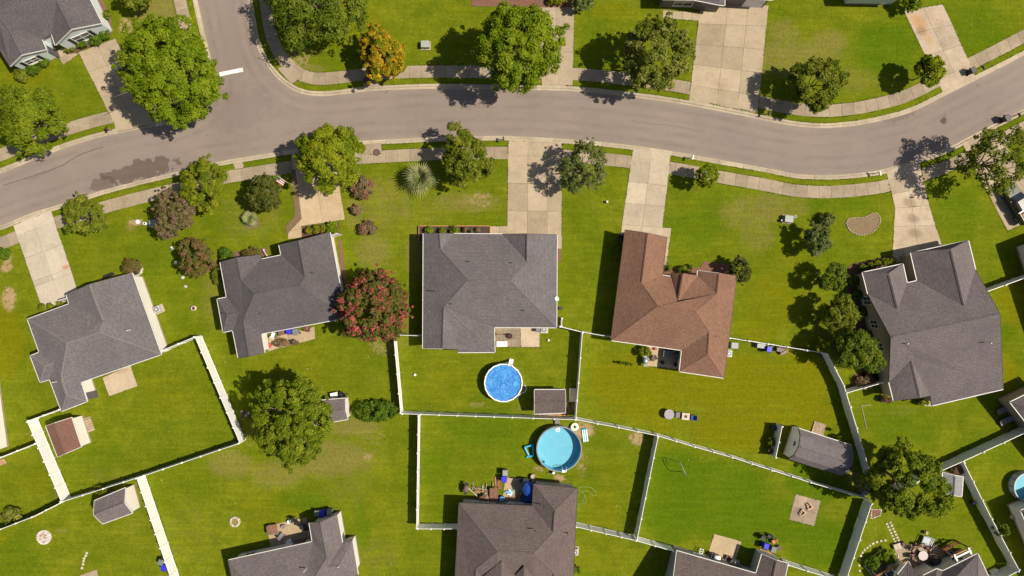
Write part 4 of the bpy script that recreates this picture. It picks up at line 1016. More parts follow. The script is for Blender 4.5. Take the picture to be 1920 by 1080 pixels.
def crown_points(R, rng, dens, clump, gap, ragged, cut=None):
    """leaf centres of a crown of radii R: clumps of leaves spread over an uneven dome"""
    rx, ry, rz = R
    ncl = max(7, int(3.0 * (rx * ry) / (clump * clump)))
    ph = rng.uniform(0, 6.28, 8)
    C = []; Nn = []; val = []
    k = 0
    tries = 0
    while k < ncl and tries < ncl * 6:
        tries += 1
        az = rng.uniform(0, 2 * math.pi)
        ct = rng.uniform(-.55, 1.0)
        st = math.sqrt(1 - ct * ct)
        m = 1 + ragged * (math.sin(2 * az + ph[0]) * .5 + math.sin(3 * az + ph[1]) * .55 + math.sin(5 * az + ph[2]) * .45 + math.sin(8 * az + ph[3]) * .3)
        if cut: m *= float(np.interp(math.degrees(az), cut[0], cut[1]))
        # hollows where the sky or ground shows through
        g = math.sin(3 * az + 4 * ct + ph[4]) + math.sin(5 * az - 6 * ct + ph[5])
        if g > 1.9 - gap * 2.2: continue
        spray = rng.uniform() < .20
        rad = (rng.uniform(.98, 1.08) if spray else rng.uniform(.62, 1.0) ** .6) * m
        rc = clump * (rng.uniform(.35, .6) if spray else rng.uniform(.65, 1.25))
        fx = max(.2, 1 - rc / rx * .75); fz = max(.2, 1 - rc / rz * .6)
        p = np.array([math.cos(az) * st * rx * rad * fx, math.sin(az) * st * ry * rad * fx, ct * rz * min(1.08, rad) * fz])
        n = max(14, int(dens * rc * rc * 9))
        d = rng.normal(size=(n, 3)); d /= np.linalg.norm(d, axis=1, keepdims=True)
        d[:, 2] = np.where(rng.uniform(size=n) < .6, np.abs(d[:, 2]), d[:, 2])
        # small tufts inside the clump give it a lobed edge
        lob = 1 + .28 * np.sin(4 * np.arctan2(d[:, 1], d[:, 0]) + rng.uniform(0, 6.28)) * np.sin(5 * d[:, 2] + rng.uniform(0, 6))
        rr = rc * rng.uniform(.45, 1.1, n) ** .6 * lob
        pts = p + d * rr[:, None] * np.array([1.12, 1.12, .62])
        out = p / (np.linalg.norm(p) + 1e-6)
        nn = d * .95 + np.array([0, 0, .55]) + out * .30 + rng.normal(size=(n, 3)) * .55
        base = np.clip(rng.normal(.5, .20), .05, .95)
        v = np.stack([np.clip(base + rng.normal(0, .20, n), 0, 1), np.clip(.55 * rng.uniform() + .45 * rng.uniform(size=n) + 0 * d[:, 2], 0, 1), rng.uniform(size=n), np.ones(n)], 1)
        C.append(pts); Nn.append(nn); val.append(v)
        k += 1
    return np.concatenate(C), np.concatenate(Nn), np.concatenate(val)

def rank_accent(val):
    """spread the accent value evenly so that 'frac' is the share of accent leaves"""
    o = np.argsort(np.argsort(val[:, 1])); val[:, 1] = o / max(1, len(o) - 1)
    return val

TREE_SEED = [100]
def tree(label, px, py, r, kind, name='tree', ry=None, h=None, clear=None, dens=56, leaf=.17, clump=None, gap=.25, ragged=.2, group=None, flat=.72, trunk_r=None, cut=None):
    """px, py, r: where the middle of the crown shows in the photograph and how wide it is"""
    TREE_SEED[0] += 7
    rng = np.random.default_rng(TREE_SEED[0]); rnd = random.Random(TREE_SEED[0])
    R = r / PPM; Ry = (ry or r) / PPM
    rz = max(.6, min(R, Ry) * flat) if h is None else None
    clear = (0.5 + R * .30) if clear is None else clear
    if rz is None: rz = max(.5, (h - clear) / 2)
    zc = clear + rz
    k = (CAM_H - zc) / CAM_H
    R *= k * .95; Ry *= k * .95
    p = W(px, py, zc)
    root = thing(name, label, 'tree' if name.endswith('tree') else 'shrub', (p.x, p.y, 0), group=group)
    clump = (clump or max(.32, min(1.0, R * .21))) * (.85 if name.endswith('tree') else 1)
    C, N, val = crown_points((R, Ry, rz), rng, dens, clump, gap, ragged, cut)
    C[:, 2] += zc
    C[:, 2] = np.maximum(C[:, 2], .08)
    cr = link_mesh('crown', leaves_mesh('crown', C, N, leaf, rank_accent(val), LEAF[kind], rng), root)
    # trunk and limbs
    tr = trunk_r or max(.04, R * .045)
    mb = MB(); mb.smooth = True
    top = Vector((rnd.uniform(-.1, .1) * R, rnd.uniform(-.1, .1) * R, zc + rz * .35))
    fork = Vector((top.x * .3, top.y * .3, max(.25, clear * .9)))
    mb.tube([(0, 0, -.1), (0, 0, .12), fork * .6 + Vector((.04 * R, 0, 0)), fork, (fork + top) / 2 + Vector((.05 * R, -.04 * R, 0)), top], [tr * 1.5, tr * 1.1, tr * .95, tr * .85, tr * .55, tr * .18], 9)
    t_o = mb.build('trunk', BARK, root)
    nl = 7 if R > 2 else 5
    for i in range(nl):
        a = 2 * math.pi * (i + rnd.uniform(-.25, .25)) / nl
        e = Vector((math.cos(a) * R * rnd.uniform(.6, .85), math.sin(a) * Ry * rnd.uniform(.6, .85), zc + rz * rnd.uniform(-.25, .5)))
        s = fork.lerp(top, rnd.uniform(0, .45))
        mdl = s.lerp(e, .5) + Vector((0, 0, rz * .12))
        mb = MB(); mb.smooth = True
        mb.tube([s, s.lerp(mdl, .5) + Vector((0, 0, .05 * rz)), mdl, e], [tr * .5, tr * .42, tr * .30, tr * .10], 6)
        q1 = mdl; q2 = e + Vector((rnd.uniform(-.3, .3) * R, rnd.uniform(-.3, .3) * R, rnd.uniform(0, .3) * rz))
        mb.tube([q1, q1.lerp(q2, .5), q2], [tr * .25, tr * .18, tr * .06], 5)
        mb.build('limb', BARK, t_o)
    return root

def shrub(label, px, py, r, kind, h=None, ry=None, leaf=.16, group=None, ragged=.12, gap=.1, dens=60, name='shrub', clump=None):
    R = r / PPM
    return tree(label, px, py, r, kind, name=name, ry=ry, h=h or max(.5, R * 1.15), clear=.12, dens=dens, leaf=leaf, clump=clump or max(.16, R * .28), gap=gap, ragged=ragged, group=group, trunk_r=.03)

# street and garden trees
tree('biggest bright green maple at the street corner', 314, 137, 104, 'maple', ry=108, flat=.62, clump=.8, ragged=.08, cut=([0, 45, 90, 135, 180, 215, 240, 270, 315, 345, 360], [.98, .92, 1.0, 1.02, 1.0, .80, .82, .94, 1.0, 1.04, .98]), name='maple_tree')
tree('yellow green tree at the left edge above the street', 60, 222, 68, 'leafy', ry=60, clear=2.0)
tree('wide dark green tree at the top beside the side street', 588, 4, 108, 'dark', ry=86, clear=2.0, flat=.6, dens=28)
tree('dark green tree cut off by the top edge near the pale blue house', 250, -12, 36, 'mid', ry=30)
tree('tree with orange and yellow turning leaves', 716, 103, 45, 'orange', ry=52, clump=.45, leaf=.24, gap=.3, name='turning_tree')
tree('bright green maple overhanging the upper street edge', 975, 88, 88, 'maple', ry=86, clear=2.6, clump=.8, gap=.1, ragged=.12, name='maple_tree')
tree('round olive green tree beside the widest driveway', 1232, 101, 68, 'olive', ry=76, clear=2.2, ragged=.08, clump=.6, gap=.12)
tree('loose green tree at the upper kerb of the bend', 1530, 157, 52, 'mid', ry=54, gap=.25, ragged=.14, clump=.6)
tree('small yellow green tree beside the rust stained driveway', 1743, 134, 29, 'lime', ry=29, clear=1.8, leaf=.28, clump=.42)
tree('yellow green tree over the tan driveway', 619, 296, 70, 'lime', ry=64, clear=2.0, clump=.7, ragged=.16)
tree('mid green uneven tree between the palm and the straight driveway', 872, 294, 48, 'mid', ry=60, gap=.45, ragged=.26, clump=.55)
tree('grey green fine leaved tree right of the straight driveway', 1094, 314, 48, 'grey', ry=50, clear=1.5, leaf=.13, dens=42, gap=.5, ragged=.24, clump=.34)
tree('small round bright tree on the lawn below the curved sidewalk', 1326, 330, 24, 'lime', ry=24, clear=1.6, ragged=.06)
tree('gold green tree next to the dusty pink crepe myrtle', 381, 347, 46, 'gold', ry=50, clump=.5)
tree('dusty pink crepe myrtle beside the gold green tree', 327, 396, 42, 'dusty', ry=48, leaf=.15, dens=52, clump=.36, gap=.2, name='crepe_myrtle_tree')
tree('rust red crepe myrtle at the corner of the charcoal roof', 369, 484, 37, 'rusty', ry=40, leaf=.15, dens=52, clump=.36, gap=.2, name='crepe_myrtle_tree')
tree('round mid green tree beside the clean pale driveway', 158, 404, 45, 'mid', ry=36, leaf=.18, dens=40, clump=.42)
tree('dark magnolia with white flowers on the front lawn', 494, 363, 36, 'magnolia', ry=36, clump=.42, ragged=.08, gap=.1, name='magnolia_tree')
tree('large crepe myrtle covered in pink flowers', 700, 575, 72, 'pink', ry=75, leaf=.19, dens=42, clump=.46, ragged=.08, gap=.08, clear=1.2, flat=.6, name='crepe_myrtle_tree')
tree('large round green tree overhanging the small grey shed', 547, 787, 80, 'leafy', ry=88, clear=1.6, clump=.62, ragged=.10, gap=.14)
tree('sparse yellow green tree at the right edge over the street', 1866, 300, 66, 'mid', ry=62, gap=.62, ragged=.24, clump=.6, clear=2.6, dens=20)
tree('wide olive tree where three fences meet', 1701, 904, 76, 'leafy', ry=76, clear=2.0, clump=.6, ragged=.18, gap=.25)
tree('largest and lowest of the dark trees beside the tan house wall', 1606, 657, 51, 'dark', ry=44, clear=1.6, clump=.6)
tree('second lowest dark green tree in the row by the tan house wall', 1577, 587, 38, 'mid', ry=33, clear=1.6, gap=.35)
tree('third dark green tree in the row, level with the mulched hedge', 1560, 520, 34, 'dark', ry=25, clear=1.6, gap=.35)
tree('topmost loose olive tree of the row below the kidney bed', 1533, 447, 28, 'grey', ry=30, gap=.5, ragged=.25, leaf=.17)
shrub('small dark bush above the row of trees by the utility box', 1550, 412, 15, 'grey', h=1.5, gap=.3)
tree('dark little tree at the right corner of the brown roof', 1388, 508, 23, 'magnolia', ry=25, clear=1.0, clump=.35)
tree('tree cut off by the top edge above the widest dark tree', 1092, 4, 20, 'grey', ry=18, clear=.8)
tree('tree at the top edge before the pale blue corner', 1712, 4, 20, 'maple', ry=18, clear=.8)
# shrubs
for i, (x, y, r) in enumerate([(154, 80, 14), (177, 72, 14), (195, 64, 12)]):
    shrub(['left', 'middle', 'right'][i] + ' clipped round bush of the three under the big window', x, y, r, 'hedge', h=1.3, ragged=.02, gap=0, leaf=.11, dens=90, group='clipped round bushes')
shrub('yellow green bush beside the pale blue house door', 129, 88, 12, 'yellowb', h=1.1)
shrub('clipped bush under the small left window of the pale blue house', 60, 125, 17, 'hedge', h=1.2, ragged=.04, gap=0, leaf=.12, dens=80)
shrub('clipped bush right of the small left window of the pale blue house', 79, 114, 13, 'hedge', h=1.3, ragged=.04, gap=0, leaf=.12, dens=80)
shrub('loose bush at the left corner of the pale blue house', 39, 139, 15, 'mid', h=1.0, gap=.3)
shrub('green shrub by the red mulch beside the pale blue house', 200, 28, 9, 'mid', h=.9)
shrub('reddish green bush at the grey house corner inside a stone ring', 246, 500, 22, 'rusty', h=1.5, ry=15)
shrub('clipped olive bush at the garage of the grey house', 86, 577, 15, 'gold', h=1.2, ry=9, ragged=.03, gap=0, leaf=.11, dens=90)
shrub('smaller olive bush by the end of the clean driveway', 113, 570, 8, 'gold', h=1.0, ry=5, ragged=.03, gap=0, leaf=.11, dens=90)
shrub('round bush at the left edge by the clean pale driveway', 8, 475, 12, 'hedge', h=1.2)
shrub('dark green bush beside the charcoal roof', 424, 477, 14, 'hedge', h=1.3)
shrub('red flowered ground shrub along the charcoal house front', 470, 473, 22, 'rusty', ry=6, h=.7)
shrub('long low bush beside the charcoal house wall', 407, 515, 10, 'mid', ry=24, h=1.0, gap=.4)
for i, (x, y, rx, ry) in enumerate([(578, 432, 8, 7), (593, 430, 8, 9), (606, 428, 7, 9)]):
    shrub(['first', 'second', 'third'][i] + ' small clipped bush from the entry path along the charcoal garage', x, y, rx, 'yellowb', ry=ry, h=1.0, ragged=.03, gap=0, leaf=.11, dens=90, group='clipped bushes by the tan driveway')
shrub('larger dark green bush ending the row at the charcoal garage', 622, 427, 13, 'maple', h=1.4, ry=12)
shrub('straggly brown bush beside the tan driveway', 680, 352, 24, 'straw', h=1.6, gap=.55, ragged=.3, dens=40)
shrub('smallest dry bush on the lawn right of the tan driveway', 668, 393, 11, 'straw', h=.8, gap=.4)
shrub('dry reddish bush on the lawn above the pink tree', 690, 428, 20, 'straw', ry=12, h=1.1, gap=.45, ragged=.3)
shrub('long clipped hedge beside the small grey shed', 704, 771, 48, 'hedge', ry=20, h=1.9, dens=60, clump=.35, ragged=.06, gap=.02, name='hedge')
for i, (x, y) in enumerate([(1617, 502), (1631, 498), (1645, 494), (1659, 491), (1671, 488)]):
    shrub(['leftmost', 'second from left', 'middle', 'second from right', 'rightmost'][i] + ' bush of the mulched row before the plum grey house', x, y, 8, 'gold' if i > 1 else 'mid', h=.9, leaf=.12, group='bushes in the mulched row')
for i, (x, y) in enumerate([(1602, 527), (1608, 553), (1617, 585), (1628, 630)]):
    shrub(['uppermost', 'second', 'third', 'lowest'][i] + ' shaded bush along the tan house wall, counted downwards', x, y, 11, 'dark', h=1.1, group='shaded bushes along the tan wall')
shrub('brownish bush at the foot of the tan house wall', 1625, 715, 22, 'straw', ry=12, h=1.1, gap=.3)
shrub('bush by the shed roof in the corner of the right fences', 1797, 880, 16, 'straw', h=1.0, ry=10)
shrub('dark pointed shrub straddling the right fence', 1876, 992, 17, 'dark', ry=12, h=2.6, leaf=.14)
shrub('grassy bush on the left edge above the fence', 22, 968, 21, 'olive', ry=16, h=1.2, gap=.2)
shrub('bush with red leaves on the patio of the brown house', 1209, 659, 13, 'yellowb', ry=9, h=1.5)
shrub('shaded bush in the front corner of the brown roofed house', 1284, 507, 16, 'dark', ry=7, h=1.0)
shrub('small bush beside the path of the brown roofed house', 1254, 503, 7, 'mid', ry=6, h=.7)
shrub('tiny bush in the mulch beside the little dark tree', 1296, 500, 5, 'mid', h=.5)
shrub('bush behind the partition near the barn shaped shed', 1446, 828, 8, 'gold', ry=10, h=1.2)
shrub('red leaved bush at the foot of the partition near the barn shaped shed', 1443, 845, 5, 'rusty', ry=9, h=.8)
shrub('round shrub on the bottom right terrace nearest the steps', 1637, 1056, 17, 'hedge', h=1.2, ry=14)
shrub('lighter round shrub on the bottom right terrace', 1664, 1043, 18, 'maple', h=1.4, ry=14)
shrub('bush at the back wall corner of the plum grey house', 1664, 748, 12, 'straw', ry=7, h=.8)
shrub('yellow bush among stones behind the plum grey house', 1732, 754, 11, 'yellowb', ry=5, h=.5)
shrub('dark vine bush along the fence above the gable shed', 202, 919, 26, 'mid', ry=6, h=1.4, gap=.3)
shrub('shaded bush left of the brown roofed garage wing', 1161, 475, 9, 'dark', ry=20, h=1.2)
shrub('tiny black green weed at the taupe house wall', 1081, 1068, 8, 'dark', ry=7, h=.6)
shrub('orange and green bushes along the top edge bed', 1045, 2, 22, 'yellowb', ry=6, h=.9)

# palms: fans of long leaflets
def palm(label, px, py, r, n, h):
    p = W(px, py, h * .8); rng = random.Random(int(px))
    root = thing('palm', label, 'palm', (p.x, p.y, 0))
    mb = MB(); mb.smooth = True; mb.cyl((0, 0, -.05), .16, h * .72, 10, .13); mb.build('trunk', BARK, root)
    for i in range(n):
        a = 2 * math.pi * i / n + rng.uniform(-.2, .2)
        el = .1 + 1.25 * ((i * 7) % n) / n
        L = r / PPM * rng.uniform(.75, 1.0)
        V = []; F = []; cols = []
        d = Vector((math.cos(a) * math.cos(el), math.sin(a) * math.cos(el), math.sin(el)))
        sx = Vector((-math.sin(a), math.cos(a), 0))
        stem = L * .18
        base = Vector((0, 0, h * .7)); hub = base + d * stem
        V += [base - sx * .02, base + sx * .02, hub + sx * .02, hub - sx * .02]; F.append((0, 1, 2, 3))
        tone = rng.uniform(.1, .95)
        for k in range(9):
            b = (k - 4) / 4 * .75
            dd = (d * math.cos(b) + sx * math.sin(b)).normalized()
            ll = L * .85 * (1 - .3 * abs(b) / .85)
            tip = hub + dd * ll - Vector((0, 0, ll * .22)); m = hub + dd * ll * .5
            w = sx.cross(dd) * 0 + dd.cross(Vector((0, 0, 1))).normalized() * .07
            q = len(V); V += [hub, m - w, tip, m + w]; F.append((q, q + 1, q + 2, q + 3))
        me = bpy.data.meshes.new('frond'); me.from_pydata([tuple(v) for v in V], [], F)
        at = me.color_attributes.new('leaf', 'FLOAT_COLOR', 'POINT')
        for j in range(len(V)): at.data[j].color = (min(1, max(0, tone + rng.uniform(-.2, .2))), .2, .5, 1)
        me.materials.append(LEAF['palm'])
        link_mesh('frond', me, root)
palm('silver green fan palm on the front lawn', 788, 333, 44, 18, 1.9)
palm('small pale palm in a mulch ring near the magnolia', 467, 409, 20, 14, .9)

# ------------------------------------------------------------------ white vinyl fences
FH = 1.83
FENCE_SEGS = []
_pm = MB()
for k in range(15): _pm.box((-.5 + (k + .5) / 15, 0, .92), (1 / 15 - .003, .028, 1.62))
PANEL_ME = _pm.mesh('panel', WHITE)
PANEL_TAN = _pm.mesh('panel', SD_CREAM)
RAIL_ME = MB().box((0, 0, 0), (1, .055, .10)).mesh('rail', WHITE)
_po = MB().box((0, 0, .93), (.125, .125, 1.90)).box((0, 0, 1.895), (.17, .17, .04)).box((0, 0, 1.945), (.13, .13, .06), 0, .25)
POST_ME = _po.mesh('post', WHITE)
def fence(label, pts, step=2.44, end_posts=True, z=0.0, panel=None):
    """pts: pixels of the fence top line"""
    P = [W(x, y, FH).xy for x, y in pts]
    root = thing('fence', label, 'fence', (P[0].x, P[0].y, z))
    o0 = P[0]
    FENCE_SEGS.extend(zip(P, P[1:]))
    for a, b in zip(P, P[1:]):
        L = (b - a).length; n = max(1, round(L / step)); rz = math.atan2((b - a).y, (b - a).x)
        for i in range(n):
            c = a.lerp(b, (i + .5) / n) - o0; w = L / n - .12
            pn = link_mesh('panel', panel or PANEL_ME, root); pn.location = (c.x, c.y, 0); pn.rotation_euler = (0, 0, rz + random.uniform(-.006, .006)); pn.scale = (w, 1, 1)
            for zz_ in (.14, 1.74):
                r = link_mesh('rail', RAIL_ME, pn); r.location = (0, 0, zz_)
            q = a.lerp(b, i / n) - o0
            ps = link_mesh('post', POST_ME, root); ps.location = (q.x, q.y, random.uniform(-.02, .01)); ps.rotation_euler = (random.uniform(-.01, .01), random.uniform(-.01, .01), rz)
    q = P[-1] - o0
    if end_posts:
        ps = link_mesh('post', POST_ME, root); ps.location = (q.x, q.y, 0); ps.rotation_euler = (0, 0, rz)
    return root
random.seed(21)
fence('short fence from the grey house to the top of its yard', [(304, 657), (364, 632)])
fence('wide looking white fence on the right side of the grey house yard', [(366, 633), (449, 830)], 1.9)
fence('long white fence along the bottom of the grey house yard', [(447, 832), (270, 892), (117, 941)], 2.44)
fence('white fence running to the left edge below the rust shed', [(113, 943), (60, 970), (0, 993), (-60, 1018)])
fence('bright white fence on the left side of the rust roofed shed', [(51, 791), (114, 940)], 1.9)
fence('short fence between the rust shed yard and the grey house corner', [(53, 789), (111, 768)])
fence('fence from the left edge to the bright white fence', [(-30, 870), (0, 858), (66, 832)])
fence('bright white fence running off the bottom edge right of the gable shed', [(256, 897), (318, 1080), (345, 1160)], 1.9)
fence('white fence on the left side of the covered pool yard', [(738, 629), (751, 774)])
fence('short fence from the largest grey roof to the pink tree', [(741, 628), (795, 630)])
fence('white fence between the two pool yards', [(754, 776), (960, 783), (1078, 787)])
fence('white fence climbing down right past the open pool to the barn shed', [(1081, 787), (1160, 802), (1232, 817), (1303, 838), (1373, 858), (1447, 882)])
fence('white fence below the barn shaped shed', [(1451, 883), (1520, 905), (1629, 937)])
fence('white fence on the right side of the covered pool yard', [(1092, 625), (1085, 718), (1080, 783)])
fence('white fence joining the largest grey roof and the brown roofed house', [(1050, 613), (1093, 623), (1146, 632)])
fence('tiny gate fence at the lower right corner of the largest grey roof', [(1054, 597), (1053, 611)], 1.0)
fence('white fence on the left side of the open pool yard', [(784, 780), (781, 990)])
fence('short fence at the lower left corner of the open pool yard', [(783, 992), (857, 992)], 1.9)
fence('white fence on the right side of the open pool yard', [(1234, 820), (1195, 1011)])
fence('sloping fence from the taupe roofed house to the bottom right house', [(1080, 988), (1193, 1014), (1263, 1034)], 1.9)
fence('fence from the brown roofed house to the row of dark trees', [(1368, 634), (1440, 645), (1550, 663)])
fence('shaded fence on the right side of the yellowish lawn', [(1553, 665), (1583, 723), (1607, 803), (1630, 880), (1640, 921)])
fence('broad shaded fence right of the square concrete pad', [(1635, 945), (1590, 1080), (1568, 1150)])
fence('shaded fence from the olive tree to the right edge', [(1757, 887), (1807, 865), (1920, 813), (1990, 780)])
fence('fence running down right beside the metal shed', [(1808, 868), (1860, 973), (1911, 1068)])
fence('short fence at the bottom right corner below the dark pointed shrub', [(1910, 1071), (1850, 1103)])
fence('fence from the plum grey house to the right edge', [(1851, 547), (1920, 522), (1990, 497)])
fence('short fence from the plum grey house to the shaded fence', [(1588, 737), (1655, 718)])
fence('tall freestanding partition beside the barn shaped shed', [(1467, 800), (1455, 858)])
fence('fence from the bottom right house to the broad shaded fence', [(1478, 1060), (1550, 1082), (1575, 1090)])
fence('fence hidden under the olive tree where fences meet', [(1643, 925), (1658, 934), (1750, 890)])

# ------------------------------------------------------------------ above-ground pools
def water_mat():
    t = NT('pool_water'); out = t.n['Material Output']
    tr = t.node('BsdfTransparent'); tr.inputs[0].default_value = (.80, .96, .97, 1)
    gl = t.node('BsdfGlossy'); gl.inputs['Roughness'].default_value = .05
    fr = t.node('Fresnel'); fr.inputs[0].default_value = 1.33
    b = t.node('Bump'); t.l.new(t.noise(t.coord(), 5, 3), b.inputs['Height']); b.inputs['Strength'].default_value = .25
    t.l.new(b.outputs[0], gl.inputs['Normal'])
    m = t.node('MixShader'); t.l.new(fr.outputs[0], m.inputs[0]); t.l.new(tr.outputs[0], m.inputs[1]); t.l.new(gl.outputs[0], m.inputs[2])
    t.l.new(m.outputs[0], out.inputs[0])
    return t.m
WATER = water_mat()
LINER = simple('pool_liner', (0.22, 0.46, 0.58), (0.19, 0.42, 0.55), 1.2, .6)
POOLWALL = simple('pool_wall', (0.42, 0.46, 0.47), (0.34, 0.38, 0.40), 3, .5)
def cover_mat():
    t = NT('blue_pool_cover'); v = t.coord()
    n = t.noise(t.scaled(v, (.5, 1.0, 1), .5), 2.2, 4, .6, 1.0)
    c = t.mix(t.mapr(n, .35, .7), (.014, .17, .50), (.035, .24, .58))
    t.put(t.b.inputs['Base Color'], c); t.b.inputs['Roughness'].default_value = .38
    t.bump(t.math('ADD', n, t.math('MULTIPLY', t.noise(v, 3.5, 5, .7, 1.5), .5)), .9, .12)
    return t.m
COVER = cover_mat()
def pool(label, px, py, r, cover, h=1.25):
    p = W(px, py, h); R = r / PPM * (CAM_H - h) / CAM_H
    root = thing('pool', label, 'pool', (p.x, p.y, 0))
    n = 40
    mb = MB(); mb.smooth = False; mb.lathe((0, 0, 0), [(R - .02, .0), (R - .02, h - .03), (R - .05, h - .03), (R - .05, .02)], n); mb.build('wall', POOLWALL, root)
    mb = MB(); mb.lathe((0, 0, 0), [(R - .08, h - .03), (R + .06, h - .03), (R + .06, h + .03), (R - .08, h + .03)], 18 if cover else n, True); mb.build('rim', WHITE if cover else GREYMETAL, root)
    mb = MB(); mb.lathe((0, 0, 0), [(R - .055, h - .04), (R - .055, .10), (0.001, .10)], n); mb.build('liner', LINER, root)
    if cover:
        rng = np.random.default_rng(5); V = [(0, 0, h - .12)]; F = []
        for k in range(1, 13):
            for i in range(n):
                a = 2 * math.pi * i / n; rr = (R - .09) * k / 12
                z = h - .12 + .05 * math.sin(3 * a + k) * math.sin(k * .9) * (1 - k / 13) + rng.normal() * .010
                V.append((rr * math.cos(a), rr * math.sin(a), z))
        for i in range(n): F.append((0, 1 + i, 1 + (i + 1) % n))
        for k in range(11):
            for i in range(n):
                F.append((1 + k * n + i, 1 + (k + 1) * n + i, 1 + (k + 1) * n + (i + 1) % n, 1 + k * n + (i + 1) % n))
        mb = MB(); mb.smooth = True; mb.add(V, F); mb.build('cover', COVER, root)
        pat = MB(); pat.cyl((R * .62, -.12, h - .10), .30, .06, 18); pat.build('float', simple('pool_float', (.08, .36, .72), None, 4, .35), root)
    else:
        mb = MB(); mb.add([((R - .06) * math.cos(2 * math.pi * i / n), (R - .06) * math.sin(2 * math.pi * i / n), h - .28) for i in range(n)], [tuple(range(n))]); mb.build('water', WATER, root)
    for k in range(12):
        a = 2 * math.pi * k / 12
        box('upright', GREYMETAL, root, (math.cos(a) * (R + .02), math.sin(a) * (R + .02), (h - .04) / 2), (.09, .12, h - .05), a)
    return root, R, h
def ladder(label, px, py, rz, h=1.25, mat=WHITEP):
    p = W(px, py, h); root = thing('pool_ladder', label, 'ladder', (p.x, p.y, 0), rz)
    for s in (-1, 1):
        mb = MB(); mb.tube([(s * .25, -.55, 0), (s * .25, -.12, h + .25), (s * .25, .12, h + .25), (s * .25, .30, h - .35)], .035, 8); mb.build('rail', mat, root)
    for k in range(5):
        t = k / 4
        box('step', mat, root, (0, -.52 + .40 * t, .2 + (h - .12) * t), (.48, .20, .05))
    return root
pool('round pool with a crinkled bright blue cover and white rim', 944, 718, 35.5, True)
ladder('white ladder at the covered blue pool', 957, 684, math.pi * .92)
pool('largest round pool, open with turquoise water', 1048.5, 842, 42, False)
ladder('white ladder at the lower edge of the open pool', 1058, 881, 0.0)
pool('small round pool cut off by the right edge', 1929, 914, 27, False, 1.0)

def pool_pump(label, px, py, rz):
    p = W(px, py, .3); root = thing('pool_pump', label, 'pump', (p.x, p.y, 0), rz)
    MB().cyl((0, 0, 0), .17, .55, 14).build('tank', WHITEP, root); MB().cyl((.36, 0, .05), .11, .3, 12).build('motor', BLACKP, root)
    box('base', BLACKP, root, (.18, 0, .03), (.8, .4, .06))
    MB().tube([(0, 0, .5), (.05, .3, .5), (.1, .7, .45)], .03, 6).build('pipe', GREYP, root)
pool_pump('pool pump at the lower left of the open pool', 1016, 870, .8)
pool_pump('pool filter just below the open pool', 1038, 886, 2.0)
p = W(970, 743, .2); r_ = thing('hose_pump', 'small blue pump with a white hose by the covered pool', 'pump', (p.x, p.y, 0))
MB().cyl((0, 0, 0), .2, .4, 14).build('tank', BLUETARP, r_)
MB().tube([(.1, .1, .3), (.5, .35, .1), (1.0, .55, .06), (1.15, 1.0, .06), (.9, 1.4, .06)], .045, 8).build('hose', WHITEP, r_)
# skimmer ring, swim ring, floats
p = W(1046, 806, 1.3); r_ = thing('skimmer', 'white skimmer basket on the upper rim of the open pool', 'skimmer', (p.x, p.y, 1.0))
MB().lathe((0, 0, .22), [(.16, 0), (.26, 0), (.26, .1), (.16, .1)], 18, True).build('ring', WHITEP, r_); box('bracket', WHITEP, r_, (0, .1, .12), (.5, .3, .16))
p = W(1077, 800, .15); o = MB(); o.smooth = True
prof = [(.34 + .19 * math.cos(a), .19 + .19 * math.sin(a)) for a in [k * math.pi / 5 for k in range(10)]]
tag(o.lathe((0, 0, 0), prof, 24, True).build('swim_ring', simple('cream_vinyl', (.72, .76, .56), (.62, .68, .48), 4, .35)), 'cream inflatable swim ring on bare soil by the pool', 'swim ring').location = (p.x, p.y, 0)
p = W(1097, 817, .1); r_ = thing('pool_float', 'turquoise and white air mattress right of the open pool', 'air mattress', (p.x, p.y, 0), math.radians(8))
for k in range(5): MB().tube([(-.26 + .13 * k, -.75, .09), (-.26 + .13 * k, .75, .09)], .07, 8).build('tube', CYANP if k % 2 else WHITEP, r_)
MB().tube([(-.32, .82, .11), (.32, .82, .11)], .11, 8).build('pillow', CYANP, r_)
p = W(992, 846, .2); r_ = thing('inflatable_lounge', 'turquoise inflatable lounge frame left of the open pool', 'inflatable', (p.x, p.y, 0), .1)
for a, b in (((-.5, .6, .35), (.55, .75, .3)), ((.55, .75, .3), (.5, -.6, .2)), ((-.5, .6, .35), (-.1, -.5, .15)), ((-.4, -.7, .15), (.5, -.6, .2))):
    MB().tube([a, b], .13, 8).build('tube', CYANP, r_)
p = W(1045, 791, .3); r_ = thing('beach_chair', 'dark folded chair between fence and open pool', 'chair', (p.x, p.y, 0), .2)
box('seat', GREYF, r_, (0, 0, .28), (.6, .5, .06)); box('backrest', GREYF, r_, (0, .32, .55), (.6, .06, .5), rx=-.5)
for sx in (-1, 1):
    for sy in (-1, 1): box('leg', DARKMETAL, r_, (sx * .27, sy * .2, .14), (.04, .04, .28))

